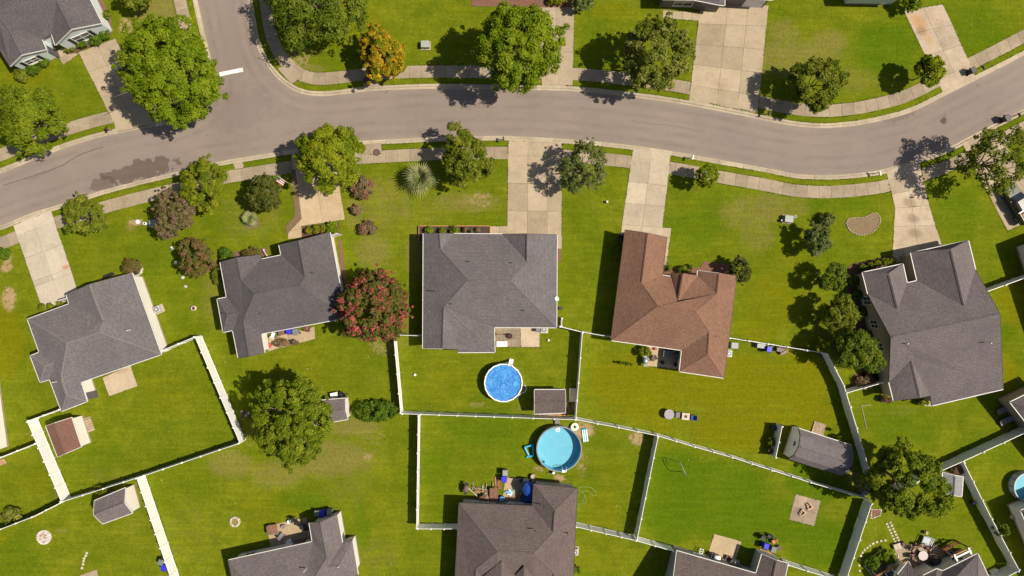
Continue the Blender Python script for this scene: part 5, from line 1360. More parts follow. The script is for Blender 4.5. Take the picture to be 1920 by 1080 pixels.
# ------------------------------------------------------------------ sheds
def gable_shed(label, quad, h, top, mat, wall, ridge_along=0, lean=None, boards=None, name='shed', inset=.12, gut=None):
    """quad: pixels of the four eave corners; ridge_along 0: ridge parallel to quad[0]-quad[1]"""
    q = [Vector(p) for p in quad]
    if ridge_along: q = q[1:] + q[:1]
    V = {k: (v.x, v.y, h) for k, v in zip('abcd', q)}
    # ridge ends above the middle of the gable ends
    for k, (u, v) in dict(r=(0, 3), s=(1, 2)).items():
        g = (W(*q[u], h) + W(*q[v], h)) / 2; f = PPM * CAM_H / (CAM_H - top)
        V[k] = (960 + g.x * f, 540 - g.y * f, top)
    return house(label, V, ['a b s r', 'r s c d'], mat, wall, name=name, cat='shed', inset=inset, gut=gut if gut is not None else set(), gut_mat=TRIM)
gable_shed('shed with a rust brown roof and white front', [(86, 799), (134, 783), (152, 838), (108, 857)], 2.2, 2.9, SH_RUST, SD_WHITE, 1)
r_ = thing('deck_ramp', 'small wooden ramp at the white front of the rust shed', 'ramp', W(163, 797).to_tuple(), math.radians(20))
for k in range(6): box('board', WOOD, r_, (.05, -.78 + k * .31, .14), (1.5, .28, .05), ry=.08)
for s in (-1, 1): box('joist', WOOD, r_, (0, s * .7, .06), (1.35, .08, .1))
p = W(153, 826, .1); r_ = thing('shutter_frame', 'small brown ladder rack against the white shed front', 'rack', (p.x + .1, p.y, .05), math.radians(20))
for s in (-1, 1): box('rail', REDWOOD, r_, (0, s * .3, .3), (.10, .06, .6), ry=.3)
for k in range(3): box('rung', REDWOOD, r_, (0, 0, .12 + k * .2), (.08, .6, .05))
gable_shed('grey gable shed beside the bright white fence at the lower left', [(177, 939), (235, 915), (248, 962), (192, 982)], 2.1, 3.0, SH_PLUM, SD_CREAM, 0)
gable_shed('small grey shed half under the large round tree', [(585, 752), (647, 747), (652, 786), (590, 797)], 2.0, 2.6, SH_PLUM, SD_WHITE, 0)
gable_shed('dark grey shed right of the covered pool', [(1002, 731), (1060, 731), (1060, 774), (1002, 776)], 1.95, 2.5, SH_TAUPE, SD_CREAM, 0)
# steep barn shed with a gambrel roof
b = dict(a=(1497, 812, 2.0), b=(1604, 842, 2.0), c=(1591, 892, 2.0), d=(1485, 857, 2.0), e=(1504, 806 + 14, 2.9), f=(1606, 849, 2.9), g=(1598, 885, 2.9), h=(1490, 852 - 3, 2.9))
u = (W(1589, 836, 2.1) - W(1502, 808, 2.1)).normalized(); vperp = Vector((u.y, -u.x, 0))
cen = W(1539, 848, 2.3); cen.z = 0
Lh, Wh = 3.35, 1.92
def bl(s, t, z): return cen + u * (s * Lh) + vperp * (t * Wh) + Vector((0, 0, z))
def to_px(v): f = PPM * CAM_H / (CAM_H - v.z); return (960 + v.x * f, 540 - v.y * f, v.z)
BV = {}
for nm, s in (('l', -1), ('r', 1)):
    for k, (t, z) in enumerate(((-1, 2.2), (-.66, 3.1), (0, 3.6), (.66, 3.1), (1, 2.2))): BV[nm + str(k)] = to_px(bl(s, t, z))
barn = house('barn shaped shed with a cream end wall and dark vent', BV, ['l0 r0 r1 l1', 'l1 r1 r2 l2', 'l2 r2 r3 l3', 'l3 r3 r4 l4'], shingles('barn_shingles', (.20, .175, .172), (.15, .13, .13), (.23, .205, .20)), simple('cream_barn_paint', (.84, .81, .68), (.78, .75, .62), 2, .6), name='barn_shed', cat='shed', inset=.1, gut={'l0-r0'}, cap_w=.12)
pp = bl(-1, 0, 2.1) + u * .07 - barn.location; rzb = math.atan2(vperp.y, vperp.x)
o = MB().box(pp, (.50, .05, .42), rzb).build('vent', DARKMETAL, barn)
box('vent_bar', SD_CREAM, o, pp - u * .03, (.05, .05, .42), rzb)
r_ = thing('deck_ramp', 'weathered wooden ramp above the barn shaped shed', 'ramp', W(1534, 804).to_tuple(), math.atan2(u.y, u.x))
for k in range(7): box('board', WOOD, r_, (-.66 + k * .22, 0, .12), (.20, 1.6, .05), rx=-.06)
for s in (-1, 1): box('joist', WOOD, r_, (s * .6, 0, .05), (.08, 1.5, .09))
gable_shed('small grey metal shed under the olive tree branches', [(1768, 886), (1806, 894), (1803, 931), (1766, 924)], 1.8, 2.1, simple('ribbed_metal', (.16, .165, .17), (.12, .12, .125), 3, .5, metal=.3), simple('shed_grey', (.33, .34, .35), None, 4, .6), 1)
def storage_box(label, px, py, size, rz, mat, lid, name='storage_box'):
    p = W(px, py, size[2]); root = thing(name, label, 'storage box', (p.x, p.y, 0), rz)
    box('body', mat, root, (0, 0, size[2] * .45), (size[0], size[1], size[2] * .9), bevel=.02)
    box('lid', lid, root, (0, 0, size[2] * .95), (size[0] + .06, size[1] + .06, size[2] * .1), bevel=.02)
    box('handle', BLACKP, root, (0, -size[1] / 2 - .04, size[2] * .8), (.25, .04, .05))
    return root
storage_box('beige deck box standing between the dark shed and the fence', 1074, 741, (.75, 1.6, .7), -.03, SD_CREAM, simple('beige_plastic', (.50, .42, .34), None, 4, .5))
r_ = thing('wood_pile', 'heap of dark logs behind the dark grey shed', 'logs', W(1069, 764).to_tuple())
random.seed(3)
for k in range(12):
    a = random.uniform(0, 3.1); c = Vector((random.uniform(-.5, .5), random.uniform(-.75, .75), .1 + .12 * (k % 3))); d = Vector((math.cos(a), math.sin(a), 0)) * .3
    MB().tube([c - d, c + d], random.uniform(.06, .11), 7).build('log', REDWOOD if k % 2 else BARK, r_)
r_ = thing('lumber', 'planks lying along the lower side of the dark grey shed', 'planks', W(1034, 777).to_tuple())
for k in range(4): box('plank', WOOD if k < 3 else ORANGEWOOD, r_, (random.uniform(-.2, .2) + (1.2 if k == 3 else -.3), -.1 + .14 * (k % 3), .06 + .05 * (k // 2)), (2.6 if k < 3 else 1.2, .13, .05))

# ------------------------------------------------------------------ bins, boxes, cooling units
def wheelie(label, px, py, rz, body, lid, group=None):
    p = W(px, py, 1.0); root = thing('wheeled_bin', label, 'bin', (p.x, p.y, 0), rz, group)
    mb = MB(); mb.box((0, 0, .50), (.52, .60, .92), 0, 1.16); mb.build('body', body, root, .03)
    box('lid', lid, root, (0, .0, 1.0), (.66, .74, .08), 0, .92, bevel=.02)
    MB().tube([(-.26, -.42, .96), (.26, -.42, .96)], .025, 8).build('handle', BLACKP, root)
    for s in (-1, 1):
        o = MB().tube([(s * .30, -.24, .13), (s * .36, -.24, .13)], .13, 12).build('wheel', RUBBER, root)
wheelie('grey wheeled bin above the blue one on the cluttered patio', 947, 887, .0, GREYP, simple('pale_grey_lid', (.26, .29, .27), None, 4, .5))
wheelie('blue lidded bin on the cluttered patio', 945, 899, .1, BLUEBIN, BLUEBIN)
wheelie('blue lidded bin behind the bottom left house', 604, 963, -.1, BLUEBIN, BLUEBIN)
wheelie('grey bin right of the blue one behind the bottom left house', 617, 961, -.1, GREYP, simple('pale_grey_lid', (.26, .29, .27), None, 4, .5))
wheelie('dark bin left of the blue one behind the bottom left house', 594, 963, -.1, BLACKP, GREYP)
wheelie('blue bin on the narrow tan patio under the charcoal eave', 541, 621, .2, BLUEBIN, BLUEBIN)
wheelie('grey green bin on the narrow tan patio under the charcoal eave', 553, 622, .2, GREYP, GREYP)
wheelie('blue bin along the fence of the yellowish lawn', 1443, 655, -.2, BLUEBIN, BLUEBIN)
wheelie('blue bin behind the bottom edge taupe house', 1437, 1025, -.3, BLUEBIN, BLUEBIN)
wheelie('green grey bin beside the blue one at the bottom edge taupe house', 1451, 1031, -.3, GREYP, GREYP)
wheelie('blue lidded bin at the bottom left beside the bright white fence', 307, 1065, -.3, BLUEBIN, BLUEBIN)
wheelie('grey bin above the blue one beside the bright white fence', 301, 1055, -.3, GREYP, GREYP)
wheelie('black bin at the kerb right of the rust stained driveway', 1826, 131, .5, BLACKP, BLACKP)
wheelie('black bin at the right end of the lower kerb', 1890, 221, .5, BLACKP, BLACKP)
storage_box('grey slatted box right of the brown roofed house', 1378, 648, (.8, .7, .7), -.05, GREYMETAL, GREYMETAL)
storage_box('long grey tool box along the fence of the yellowish lawn', 1428, 648, (1.0, .6, .7), -.12, GREYMETAL, GREYMETAL)
r_ = thing('junk_pile', 'dark heap with boards at the shaded fence end', 'junk pile', W(1462, 657).to_tuple())
for k in range(6): box('board', (WOOD, BROWNF, GREYF)[k % 3], r_, (random.uniform(-.3, .4), random.uniform(-.3, .3), .12 + .09 * k), (random.uniform(.5, 1.0), random.uniform(.2, .5), .09), random.uniform(0, 3))
def ac_unit(label, px, py, rz=0.0):
    p = W(px, py, .8); root = thing('cooling_unit', label, 'cooling unit', (p.x, p.y, 0), rz)
    box('pad', CONC_PALE, root, (0, 0, .06), (1.1, 1.0, .12))
    box('cabinet', simple('cooling_case', (.50, .49, .46), (.42, .41, .39), 6, .5, metal=.1), root, (0, 0, .46), (.78, .78, .68), bevel=.03)
    f = MB().lathe((0, 0, .80), [(.14, 0), (.34, 0), (.34, .03), (.14, .03)], 20, True).build('fan_grille', GREYMETAL, root)
    MB().cyl((0, 0, .795), .3, .01, 20).build('fan_opening', BLACKP, f)
    MB().cyl((0, 0, .80), .1, .04, 12).build('hub', WHITEP, f)
ac_unit('cooling unit beside the white wall of the grey house', 293, 580, .4)
ac_unit('cooling unit on the pad right of the empty pale square', 1020, 618, 0)
ac_unit('cooling unit at the right wall of the brown roofed house', 1367, 663, -.1)
ac_unit('cooling unit at the right wall of the taupe roofed house', 1078, 1036, 0)
storage_box('dark grey cabinet left of the cooling unit behind the largest grey roof', 1009, 618, (.45, .5, .8), 0, GREYF, GREYF)
def utility_box(label, px, py, rz):
    p = W(px, py, .7); root = thing('utility_box', label, 'utility box', (p.x, p.y, 0), rz)
    box('pad', CONC_OLD, root, (0, 0, .04), (1.25, 1.1, .1))
    box('cabinet', simple('utility_green', (.27, .29, .25), (.22, .24, .21), 5, .6), root, (0, 0, .38), (1.0, .85, .62), bevel=.03)
    box('lid', simple('utility_lid', (.33, .35, .31), None, 5, .6), root, (0, -.05, .71), (1.04, .78, .05), bevel=.02)
    box('lock', BLACKP, root, (.1, -.45, .4), (.1, .06, .14))
utility_box('utility box on the lawn beside the shadow of the bright maple', 797, 82, 0)
utility_box('utility box beside the dusty pink crepe myrtle', 287, 418, .05)
utility_box('utility box on the lawn above the row of dark trees', 1480, 410, -.1)
def small_round(name, label, cat, px, py, r, h, mat, mat2=None, group=None):
    p = W(px, py, h); root = thing(name, label, cat, (p.x, p.y, 0), group=group)
    mb = MB(); mb.smooth = True; mb.lathe((0, 0, 0), [(.001, 0), (r * .85, 0), (r, h * .5), (r * .9, h), (r * .75, h), (r * .7, h * .8), (.001, h * .8)], 14); mb.build('body', mat, root)
    MB().cyl((0, 0, h * .78), r * .68, .03, 12).build('top', mat2 or mat, root)
    return root
small_round('pedestal', 'small white pedestal right of the upper utility box', 'pedestal', 1492, 406, .18, .5, WHITEP, BLACKP)
small_round('pedestal', 'small white pedestal left of the upper utility box', 'pedestal', 1467, 413, .16, .5, GREYP, WHITEP)
small_round('pedestal', 'small white pedestal left of the crepe myrtle utility box', 'pedestal', 270, 419, .2, .5, WHITEP, BLACKP)
small_round('pedestal', 'white cap on bare soil near the crepe myrtle', 'pedestal', 258, 416, .32, .15, STONE, WHITEP)
small_round('planter_pot', 'round grey pot alone on the lawn left of the charcoal house', 'pot', 362, 578, .33, .45, STONE, MULCH)
for i, (x, y) in enumerate([(323, 465), (330, 492), (343, 520), (348, 537)]):
    p = W(x, y); rnd_ = random.Random(i)
    mb = MB(); mb.smooth = True
    mb.lathe((0, 0, 0), [(.001, 0), (.22, .0), (.25 + .03 * (i % 2), .08), (.19, .18), (.001, .22)], 9)
    o = tag(mb.build('boundary_stone', WHITEP if i < 2 else STONE), ['topmost', 'second', 'third', 'lowest'][i] + ' white stone of the four left of the charcoal house', 'stone', 'white boundary stones')
    o.location = (p.x, p.y, -.01); o.scale = (1, rnd_.uniform(.7, 1.1), 1); o.rotation_euler = (0, 0, i)

# ------------------------------------------------------------------ street furniture
def mailbox(label, px, py, rz, mat):
    p = W(px, py, 1.1); root = thing('mailbox', label, 'mailbox', (p.x, p.y, 0), rz)
    box('post', WOOD if mat is not WHITEP else WHITEP, root, (0, .12, .5), (.10, .10, 1.0))
    mb = MB(); pr = [(-.1, 0), (.1, 0), (.1, .12)] + [(.1 * math.cos(a), .12 + .1 * math.sin(a)) for a in (.5, 1.05, 1.57, 2.1, 2.6)] + [(-.1, .12)]
    n = len(pr); V = [(x, -.25, 1.0 + z) for x, z in pr] + [(x, .25, 1.0 + z) for x, z in pr]
    mb.add(V, [tuple(range(n)), tuple(range(2 * n - 1, n - 1, -1))] + [((i + 1) % n, i, n + i, n + (i + 1) % n) for i in range(n)]); mb.build('box', mat, root)
    box('flag', REDP, root, (.12, .05, 1.14), (.015, .12, .08)); box('door', mat, root, (0, -.26, 1.09), (.19, .02, .2))
mailbox('black mailbox on the verge by the wide maple shade', 200, 242, .3, BLACKP)
mailbox('black mailbox on the verge left of the straight driveway', 944, 260, 0, BLACKP)
mailbox('white mailbox on the verge right of the brown house driveway', 1299, 295, -.2, WHITEP)
mailbox('white mailbox on the verge before the oily driveway', 1650, 325, .2, WHITEP)
mailbox('black mailbox right of the bin at the rust stained driveway', 1844, 126, .45, BLACKP)
mailbox('black mailbox at the far right end of the lower verge', 1912, 215, .45, BLACKP)
mailbox('black mailbox in the shade of the yellow green tree', 525, 288, .2, BLACKP)
mailbox('black mailbox at the kerb by the loose green tree', 1442, 212, -.2, BLACKP)
p = W(559, 101); r_ = thing('street_lamp', 'thin street lamp with a round head at the side street corner', 'street lamp', (p.x, p.y, 0))
MB().cyl((0, 0, 0), .14, .3, 12, .09).build('base', DARKMETAL, r_)
MB().cyl((0, 0, .28), .05, 3.5, 10, .04).build('pole', DARKMETAL, r_)
mb = MB(); mb.smooth = True; mb.lathe((0, 0, 3.75), [(.05, 0), (.18, .05), (.24, .25), (.14, .45), (.001, .52)], 16); mb.build('globe', simple('lamp_globe', (.62, .55, .40), None, 4, .4), r_)
MB().cyl((0, 0, 4.05), .28, .06, 16, .20).build('cap', simple('lamp_cap', (.40, .33, .22), None, 4, .5), r_)
for i, (x, y, lb) in enumerate([(687, 151, 'rusty manhole cover beside the orange tree'), (706, 286, 'rusty manhole cover near the yellow green tree')]):
    p = W(x, y); r_ = thing('manhole_cover', lb, 'manhole', (p.x, p.y, .024))
    RC = simple('rusty_iron', (.16, .075, .055), (.10, .055, .045), 8, .7, .5, 30)
    MB().lathe((0, 0, 0), [(.34, 0), (.42, 0), (.42, .022), (.34, .022)], 20, True).build('frame', DARKMETAL, r_)
    MB().cyl((0, 0, 0), .335, .018, 20).build('lid', RC, r_)
p = W(545, 345, .6); r_ = thing('garden_flag', 'red and white striped garden flag beside the tan driveway', 'flag', (p.x, p.y, 0), -.6)
MB().cyl((0, 0, 0), .025, 2.2, 8).build('pole', WHITEP, r_)
MB().bar((0, 0, 2.1), (-1.3, 0, 2.0), .03).build('arm', WHITEP, r_)
FR = simple('flag_red', (.45, .06, .06), None, 4, .8)
for k in range(6): box('stripe', FR if k % 2 else WHITEP, r_, (-.75, -.05 - .12 * k, 1.9 - .05 * k), (1.0, .12, .02), rx=.35)
box('canton', simple('flag_blue', (.05, .07, .20), None, 4, .8), r_, (-1.1, -.14, 1.90), (.34, .36, .03), rx=.35)

# ------------------------------------------------------------------ beds, rings, stepping stones
def bed(name, label, pts, mat, edge=None, h=.05, pw=.14, stones=False):
    P = [W(*p).xy for p in pts]; c = sum(P, Vector((0, 0))) / len(P)
    root = thing(name, label, 'garden bed', (c.x, c.y, 0))
    MB().prism([p - c for p in P], -.05, h).build('soil', mat, root)
    if edge and not stones:
        for a, b in zip(P, P[1:] + P[:1]):
            MB().bar((a.x - c.x, a.y - c.y, h * .5 + .04), (b.x - c.x, b.y - c.y, h * .5 + .04), .09, h + .12).build('border_board', edge, root)
    elif edge:
        loop = resample([Vector((p.x, p.y, 0)) for p in P + P[:1]], .34); rr = random.Random(len(pts))
        for i, p in enumerate(loop[:-1]):
            d = loop[i + 1] - p
            o = box('stone', edge, root, (p.x - c.x, p.y - c.y, .06), (.29, .10 + rr.uniform(0, .04), .10), math.atan2(d.y, d.x) + rr.uniform(-.1, .1), .85)
    return root
kid = [(p.x, p.y) for p in smooth([(1586, 418), (1592, 410), (1604, 408), (1619, 408), (1630, 403), (1640, 399), (1648, 404), (1650, 416), (1643, 429), (1632, 437), (1616, 441), (1602, 438), (1592, 431), (1586, 418)], 5)][:-1]
bed('kidney_bed', 'kidney shaped garden bed with a pale stone edge', kid, simple('dry_bed', (.22, .155, .085), (.15, .105, .06), 5, .95, .8, 22), simple('bed_stone', (.38, .32, .20), (.28, .23, .14), 5, .9, .4, 20, rnd=.2), stones=True)
bed('raised_planter', 'long timber edged planter in front of the largest grey roof', [(786, 424), (919, 424), (919, 441), (800, 441), (800, 455), (786, 455)], simple('dark_soil', (.075, .05, .04), (.045, .03, .025), 9, .95, .9, 22), ORANGEWOOD, h=.22)
for i, (x, y, r, k) in enumerate([(805, 432, 9, 'maple'), (829, 433, 7, 'gold'), (852, 432, 10, 'maple'), (872, 431, 6, 'straw'), (896, 431, 6, 'straw'), (884, 434, 4, 'grey')]):
    shrub(['first', 'second', 'third', 'fourth', 'last', 'fifth'][i] + ' plant from the left in the long timber planter', x, y, r, k, h=.7, leaf=.11, group='plants in the timber planter')
bed('mulch_bed', 'red mulch bed along the top edge left of the bright maple', [(882, -20), (1008, -20), (1008, 12), (884, 12)], REDMULCH)
bed('mulch_bed', 'red mulch bed along the top edge above the half hidden driveway', [(1008, -20), (1075, -20), (1076, 14), (1008, 14)], REDMULCH)
bed('mulch_bed', 'mulched strip with bushes before the plum grey house', [(1590, 500), (1600, 494), (1668, 480), (1676, 482), (1677, 500), (1616, 512), (1610, 530), (1650, 720), (1620, 725), (1598, 600), (1588, 530)], MULCH)
bed('mulch_bed', 'red mulch bed beside the pale blue house', [(186, -10), (208, 26), (212, 62), (200, 72), (186, 40), (172, -10)], REDMULCH)
bed('mulch_bed', 'mulch under the clipped bushes of the big window', [(122, 92), (140, 84), (208, 60), (204, 72), (140, 100), (126, 102)], MULCH)
bed('mulch_bed', 'red mulch along the front of the charcoal house', [(408, 485), (430, 474), (500, 464), (502, 478), (430, 488), (412, 500)], REDMULCH)
bed('mulch_bed', 'brown mulch strip along the left of the tan driveway', [(546, 318), (554, 318), (566, 410), (552, 425), (538, 440), (535, 425), (553, 405), (550, 360)], simple('leaf_litter', (.19, .125, .07), (.12, .085, .045), 7, .95, .7, 20))
bed('mulch_bed', 'mulch under the clipped bushes at the charcoal garage', [(566, 424), (636, 417), (638, 440), (566, 448)], MULCH)
bed('mulch_bed', 'red mulch corner in front of the brown roofed house', [(1244, 505), (1262, 502), (1312, 502), (1320, 490), (1370, 496), (1372, 520), (1244, 520)], REDMULCH)
bed('mulch_bed', 'narrow mulch bed along the right of the charcoal house', [(634, 448), (640, 450), (652, 545), (645, 545)], REDMULCH)
bed('mulch_bed', 'brown mulch below the tan house wall', [(1600, 702), (1650, 694), (1654, 718), (1592, 734)], MULCH)
bed('mulch_bed', 'dark bed beside the small fence gate of the largest grey roof', [(1046, 466), (1052, 466), (1052, 490), (1046, 490)], REDMULCH)
bed('mulch_bed', 'mulch ring of the small pale palm', [(458, 412), (470, 404), (484, 410), (486, 424), (470, 430), (458, 424)], simple('leaf_litter', (.24, .13, .08), (.15, .085, .05), 7, .95, .7, 20))
bed('mulch_bed', 'red mulch between the olive tree and the broad shaded fence', [(1634, 955), (1652, 955), (1650, 966), (1632, 972)], REDMULCH, STONE, stones=True)
bed('mulch_bed', 'bed behind the terrace shrubs at the bottom right', [(1622, 1062), (1650, 1030), (1684, 1040), (1680, 1060), (1640, 1085)], simple('leaf_litter', (.24, .13, .08), (.15, .085, .05), 7, .95, .7, 20), STONE, stones=True)
bed('stone_bed', 'pale stones behind the plum grey house', [(1722, 752), (1735, 746), (1750, 752), (1746, 762), (1726, 760)], STONE)
def ring(name, label, px, py, r, inner, stone, n):
    p = W(px, py); root = thing(name, label, 'stone ring', (p.x, p.y, 0)); R = r / PPM; rr = random.Random(px)
    MB().cyl((0, 0, -.02), R * .85, .05, 20).build('soil', inner, root)
    for i in range(n):
        a = 2 * math.pi * i / n
        box('stone', stone, root, (R * .9 * math.cos(a), R * .9 * math.sin(a), .06), (.26, 2 * math.pi * R / n * .9, .14 + rr.uniform(0, .06)), a, .85)
    return root
r_ = ring('stone_ring', 'pale round stone pad on the lower left lawn', 83, 1007, 13, simple('white_gravel', (.55, .48, .44), (.30, .22, .20), 10, .95, .9, 12), simple('white_stone', (.62, .56, .52), (.48, .42, .38), 6, .9, rnd=.2), 16)
for k in range(16):
    a = k * 2.4; q = .16 * math.sqrt(k)
    box('pebble', simple('white_stone', (.62, .56, .52), (.48, .42, .38), 6, .9, rnd=.2) if k % 3 else DIRT, r_, (q * math.cos(a), q * math.sin(a), .06), (.22, .18, .14), a, .7)
ring('stone_ring', 'small yellowish stone ring on the lawn left of the bottom left house', 441, 978, 9, simple('ring_grass', (.16, .14, .03), (.25, .18, .06), 8, .95), STONE, 12)
ring('stone_ring', 'half buried stone ring around the reddish bush', 254, 505, 14, MULCH, STONE, 16)
STEP = simple('stepping_stone', (.50, .44, .34), (.38, .33, .25), 5, .9, .4, 25, rnd=.15)
steps = [(163, 1037), (161, 1042), (158, 1047), (157, 1052), (156, 1058), (154, 1065)]
r_ = thing('stepping_path', 'line of pale stepping stones near the bottom left corner', 'path', W(158, 1050).to_tuple())
for i, (x, y) in enumerate(steps):
    q = W(x, y) - W(158, 1050); MB().cyl((q.x, q.y, -.02), .17, .06, 9).build('stepping_stone', STEP, r_)
r_ = thing('stepping_path', 'double row of stepping stones below the olive tree', 'path', W(1672, 1000).to_tuple())
for i in range(7):
    for s in (-1, 1):
        q = W(1666 + i * 2.6 + s * 3.4, 981 + i * 5.6 - s * 1.2) - W(1672, 1000)
        box('stepping_stone', STEP, r_, (q.x, q.y, .02), (.26, .24, .06), .3)
r_ = thing('stepping_path', 'curving stepping stones towards the broad shaded fence', 'path', W(1630, 1030).to_tuple())
for i, (x, y) in enumerate([(1660, 1013), (1652, 1014), (1644, 1016), (1637, 1019), (1631, 1023), (1626, 1027), (1621, 1031), (1617, 1036), (1614, 1042), (1612, 1050), (1611, 1060), (1612, 1070)]):
    q = W(x, y) - W(1630, 1030); box('stepping_stone', STEP, r_, (q.x, q.y, .02), (.27, .24, .06), i * .2)

# ------------------------------------------------------------------ garden furniture
def chair(label, px, py, rz, mat, frame=None, h=.44, back=.5, w=.58, group=None, recline=-.25, name='garden_chair'):
    p = W(px, py, h); frame = frame or mat
    r = thing(name, label, 'chair', (p.x, p.y, 0), rz, group)
    box('seat', mat, r, (0, 0, h - .03), (w, w * .92, .06), bevel=.015)
    box('backrest', mat, r, (0, w * .50, h + back / 2 - .03), (w, .06, back), rx=recline, bevel=.015)
    for sx in (-1, 1):
        box('armrest', frame, r, (sx * (w / 2 + .03), .02, h + .20), (.07, w * .9, .04))
        for sy in (-1, 1): box('leg', frame, r, (sx * (w / 2 + .01), sy * w * .4, (h + .18) / 2 if sy < 0 else h / 2), (.05, .05, h + .18 if sy < 0 else h))
    return r
def round_table(label, px, py, R, mat, leg=None, h=.72, n=24):
    p = W(px, py, h); r = thing('round_table', label, 'table', (p.x, p.y, 0)); leg = leg or mat
    MB().cyl((0, 0, h - .05), R, .05, n).build('tabletop', mat, r)
    MB().cyl((0, 0, .0), R * .45, .04, 16).build('foot', leg, r); MB().cyl((0, 0, .03), .06, h - .08, 10).build('pedestal', leg, r)
    return r
def square_table(label, px, py, a, b, rz, mat, h=.5, well=None, name='low_table'):
    p = W(px, py, h); r = thing(name, label, 'table', (p.x, p.y, 0), rz)
    n = 5
    for k in range(n): box('slat', mat, r, (-a / 2 + a * (k + .5) / n, 0, h - .03), (a / n - .012, b, .05))
    for sx in (-1, 1):
        for sy in (-1, 1): box('leg', mat, r, (sx * (a / 2 - .06), sy * (b / 2 - .06), (h - .06) / 2), (.08, .08, h - .06))
    if well: box('burner', well, r, (0, 0, h + .01), (.32, .32, .05))
    return r
def lounger(label, px, py, rz, mat, mat2):
    p = W(px, py, .4); r = thing('sun_lounger', label, 'lounger', (p.x, p.y, 0), rz)
    box('mattress', mat, r, (0, -.25, .38), (.66, 1.3, .10), bevel=.03)
    box('backrest', mat, r, (0, .70, .52), (.66, .75, .10), rx=.45, bevel=.03)
    box('foot_towel', mat2, r, (0, -.82, .44), (.60, .28, .03))
    box('frame', DARKMETAL, r, (0, .0, .30), (.70, 1.8, .06))
    for sx in (-1, 1):
        for y in (-.8, .75): box('leg', DARKMETAL, r, (sx * .30, y, .14), (.05, .05, .28))
def grill(label, px, py, rz, mat=BLACKP, shelf=GREYMETAL):
    p = W(px, py, 1.0); r = thing('barbecue_grill', label, 'grill', (p.x, p.y, 0), rz)
    box('cart', mat, r, (0, 0, .40), (.75, .5, .7))
    mb = MB(); mb.smooth = True
    n = 10; V = []
    for x in (-.38, .38):
        for i in range(n): a = math.pi * i / (n - 1); V.append((x, .28 * math.cos(a), .80 + .28 * math.sin(a)))
    mb.add(V, [(i, i + 1, n + i + 1, n + i) for i in range(n - 1)] + [tuple(range(n - 1, -1, -1)), tuple(range(n, 2 * n))]); mb.build('hood', shelf, r)
    for s in (-1, 1): box('side_shelf', mat, r, (s * .55, 0, .78), (.34, .42, .04))
    for s in (-1, 1): MB().tube([(s * .36, -.2, .09), (s * .42, -.2, .09)], .09, 10).build('wheel', RUBBER, r)
    MB().tube([(-.25, -.33, .95), (.25, -.33, .95)], .02, 6).build('handle', GREYMETAL, r)

# yellowish lawn group
round_table('round grey table alone on the yellowish lawn', 1255, 777, .62, simple('grey_table', (.30, .28, .30), (.25, .235, .25), 5, .6), DARKMETAL)
chair('dark grey chair between round table and beige fire table', 1271, 778, 1.5, GREYF)
square_table('beige fire table with a dark square in the middle', 1286, 781, .95, .85, -.1, simple('beige_tile', (.60, .48, .36), None, 4, .7), .5, DARKMETAL)
chair('blue chair right of the beige fire table', 1300, 783, -1.65, simple('blue_fabric', (.03, .10, .33), (.02, .07, .24), 6, .8), DARKMETAL)
# largest roof patio
p = W(955, 630, .3); r_ = thing('fire_pit', 'round fire pit with a red ember bowl on brown stones', 'fire pit', (p.x, p.y, .03))
MB().lathe((0, 0, 0), [(.25, 0), (.34, .2), (.34, .26), (.27, .26), (.2, .08), (.001, .08)], 16).build('bowl', DARKMETAL, r_); MB().cyl((0, 0, .1), .2, .08, 10, .1).build('charcoal', simple('burnt_red', (.22, .03, .02), (.05, .03, .03), 9, .8), r_)
p = W(938, 627, .2); r_ = thing('patio_torch', 'dark lying torch pole left of the fire pit', 'pole', (p.x, p.y, .06))
MB().tube([(-.75, 0, .05), (.6, 0, .05)], .05, 8).build('pole', REDWOOD, r_); MB().cyl((-.8, 0, .0), .30, .14, 14, .22).build('base', DARKMETAL, r_); MB().cyl((.6, 0, 0), .12, .12, 10).build('head', DARKMETAL, r_)
storage_box('bright white bench box on the brown stone patio', 941, 645, (1.25, .6, .55), 0, WHITEP, WHITEP)
# satellite dish on the big roof
p = W(1046, 560, 2.9); r_ = thing('satellite_dish', 'white satellite dish on the right eave of the largest grey roof', 'dish', (p.x - .1, p.y, 2.45), .3)
mb = MB(); mb.smooth = True; mb.lathe((0, 0, .42), [(.001, 0), (.15, .03), (.27, .10)], 18); mb.build('dish', WHITEP, r_); MB().bar((-.25, 0, 0), (0, 0, .42), .05).build('mast', GREYMETAL, r_); MB().bar((0, 0, .42), (.3, .05, .75), .03).build('arm', GREYMETAL, r_)
storage_box('small dark meter box right of the largest grey roof', 1051, 578, (.35, .3, .5), 0, BLACKP, BLACKP)
small_round('white_marker', 'small white marker on the covered pool lawn', 'marker', 778, 703, .16, .3, WHITEP)
small_round('white_marker', 'small white marker right of the brown stone patio', 'marker', 1029, 638, .14, .3, WHITEP)
small_round('white_marker', 'small white marker on the lawn right of the straight driveway', 'marker', 1139, 378, .14, .5, WHITEP)
# charcoal house patio
chair('white chair in the corner of the narrow tan patio', 513, 628, 2.8, WHITEP, DARKMETAL)
chair('dark rocking chair under the eave at the right of the narrow patio', 577, 616, 2.9, REDWOOD)
storage_box('low dark chest between chair and blue bin on the narrow patio', 528, 624, (.8, .4, .5), .25, BROWNF, BROWNF)
storage_box('red crate at the lower left end of the narrow tan patio', 504, 648, (.45, .45, .3), .2, REDP, REDP)
shrub('dry plants along the edge of the narrow tan patio', 527, 643, 17, 'straw', ry=6, h=.5, gap=.3)
shrub('dry plants right of the middle of the narrow tan patio', 553, 642, 8, 'straw', ry=5, h=.4, gap=.3)
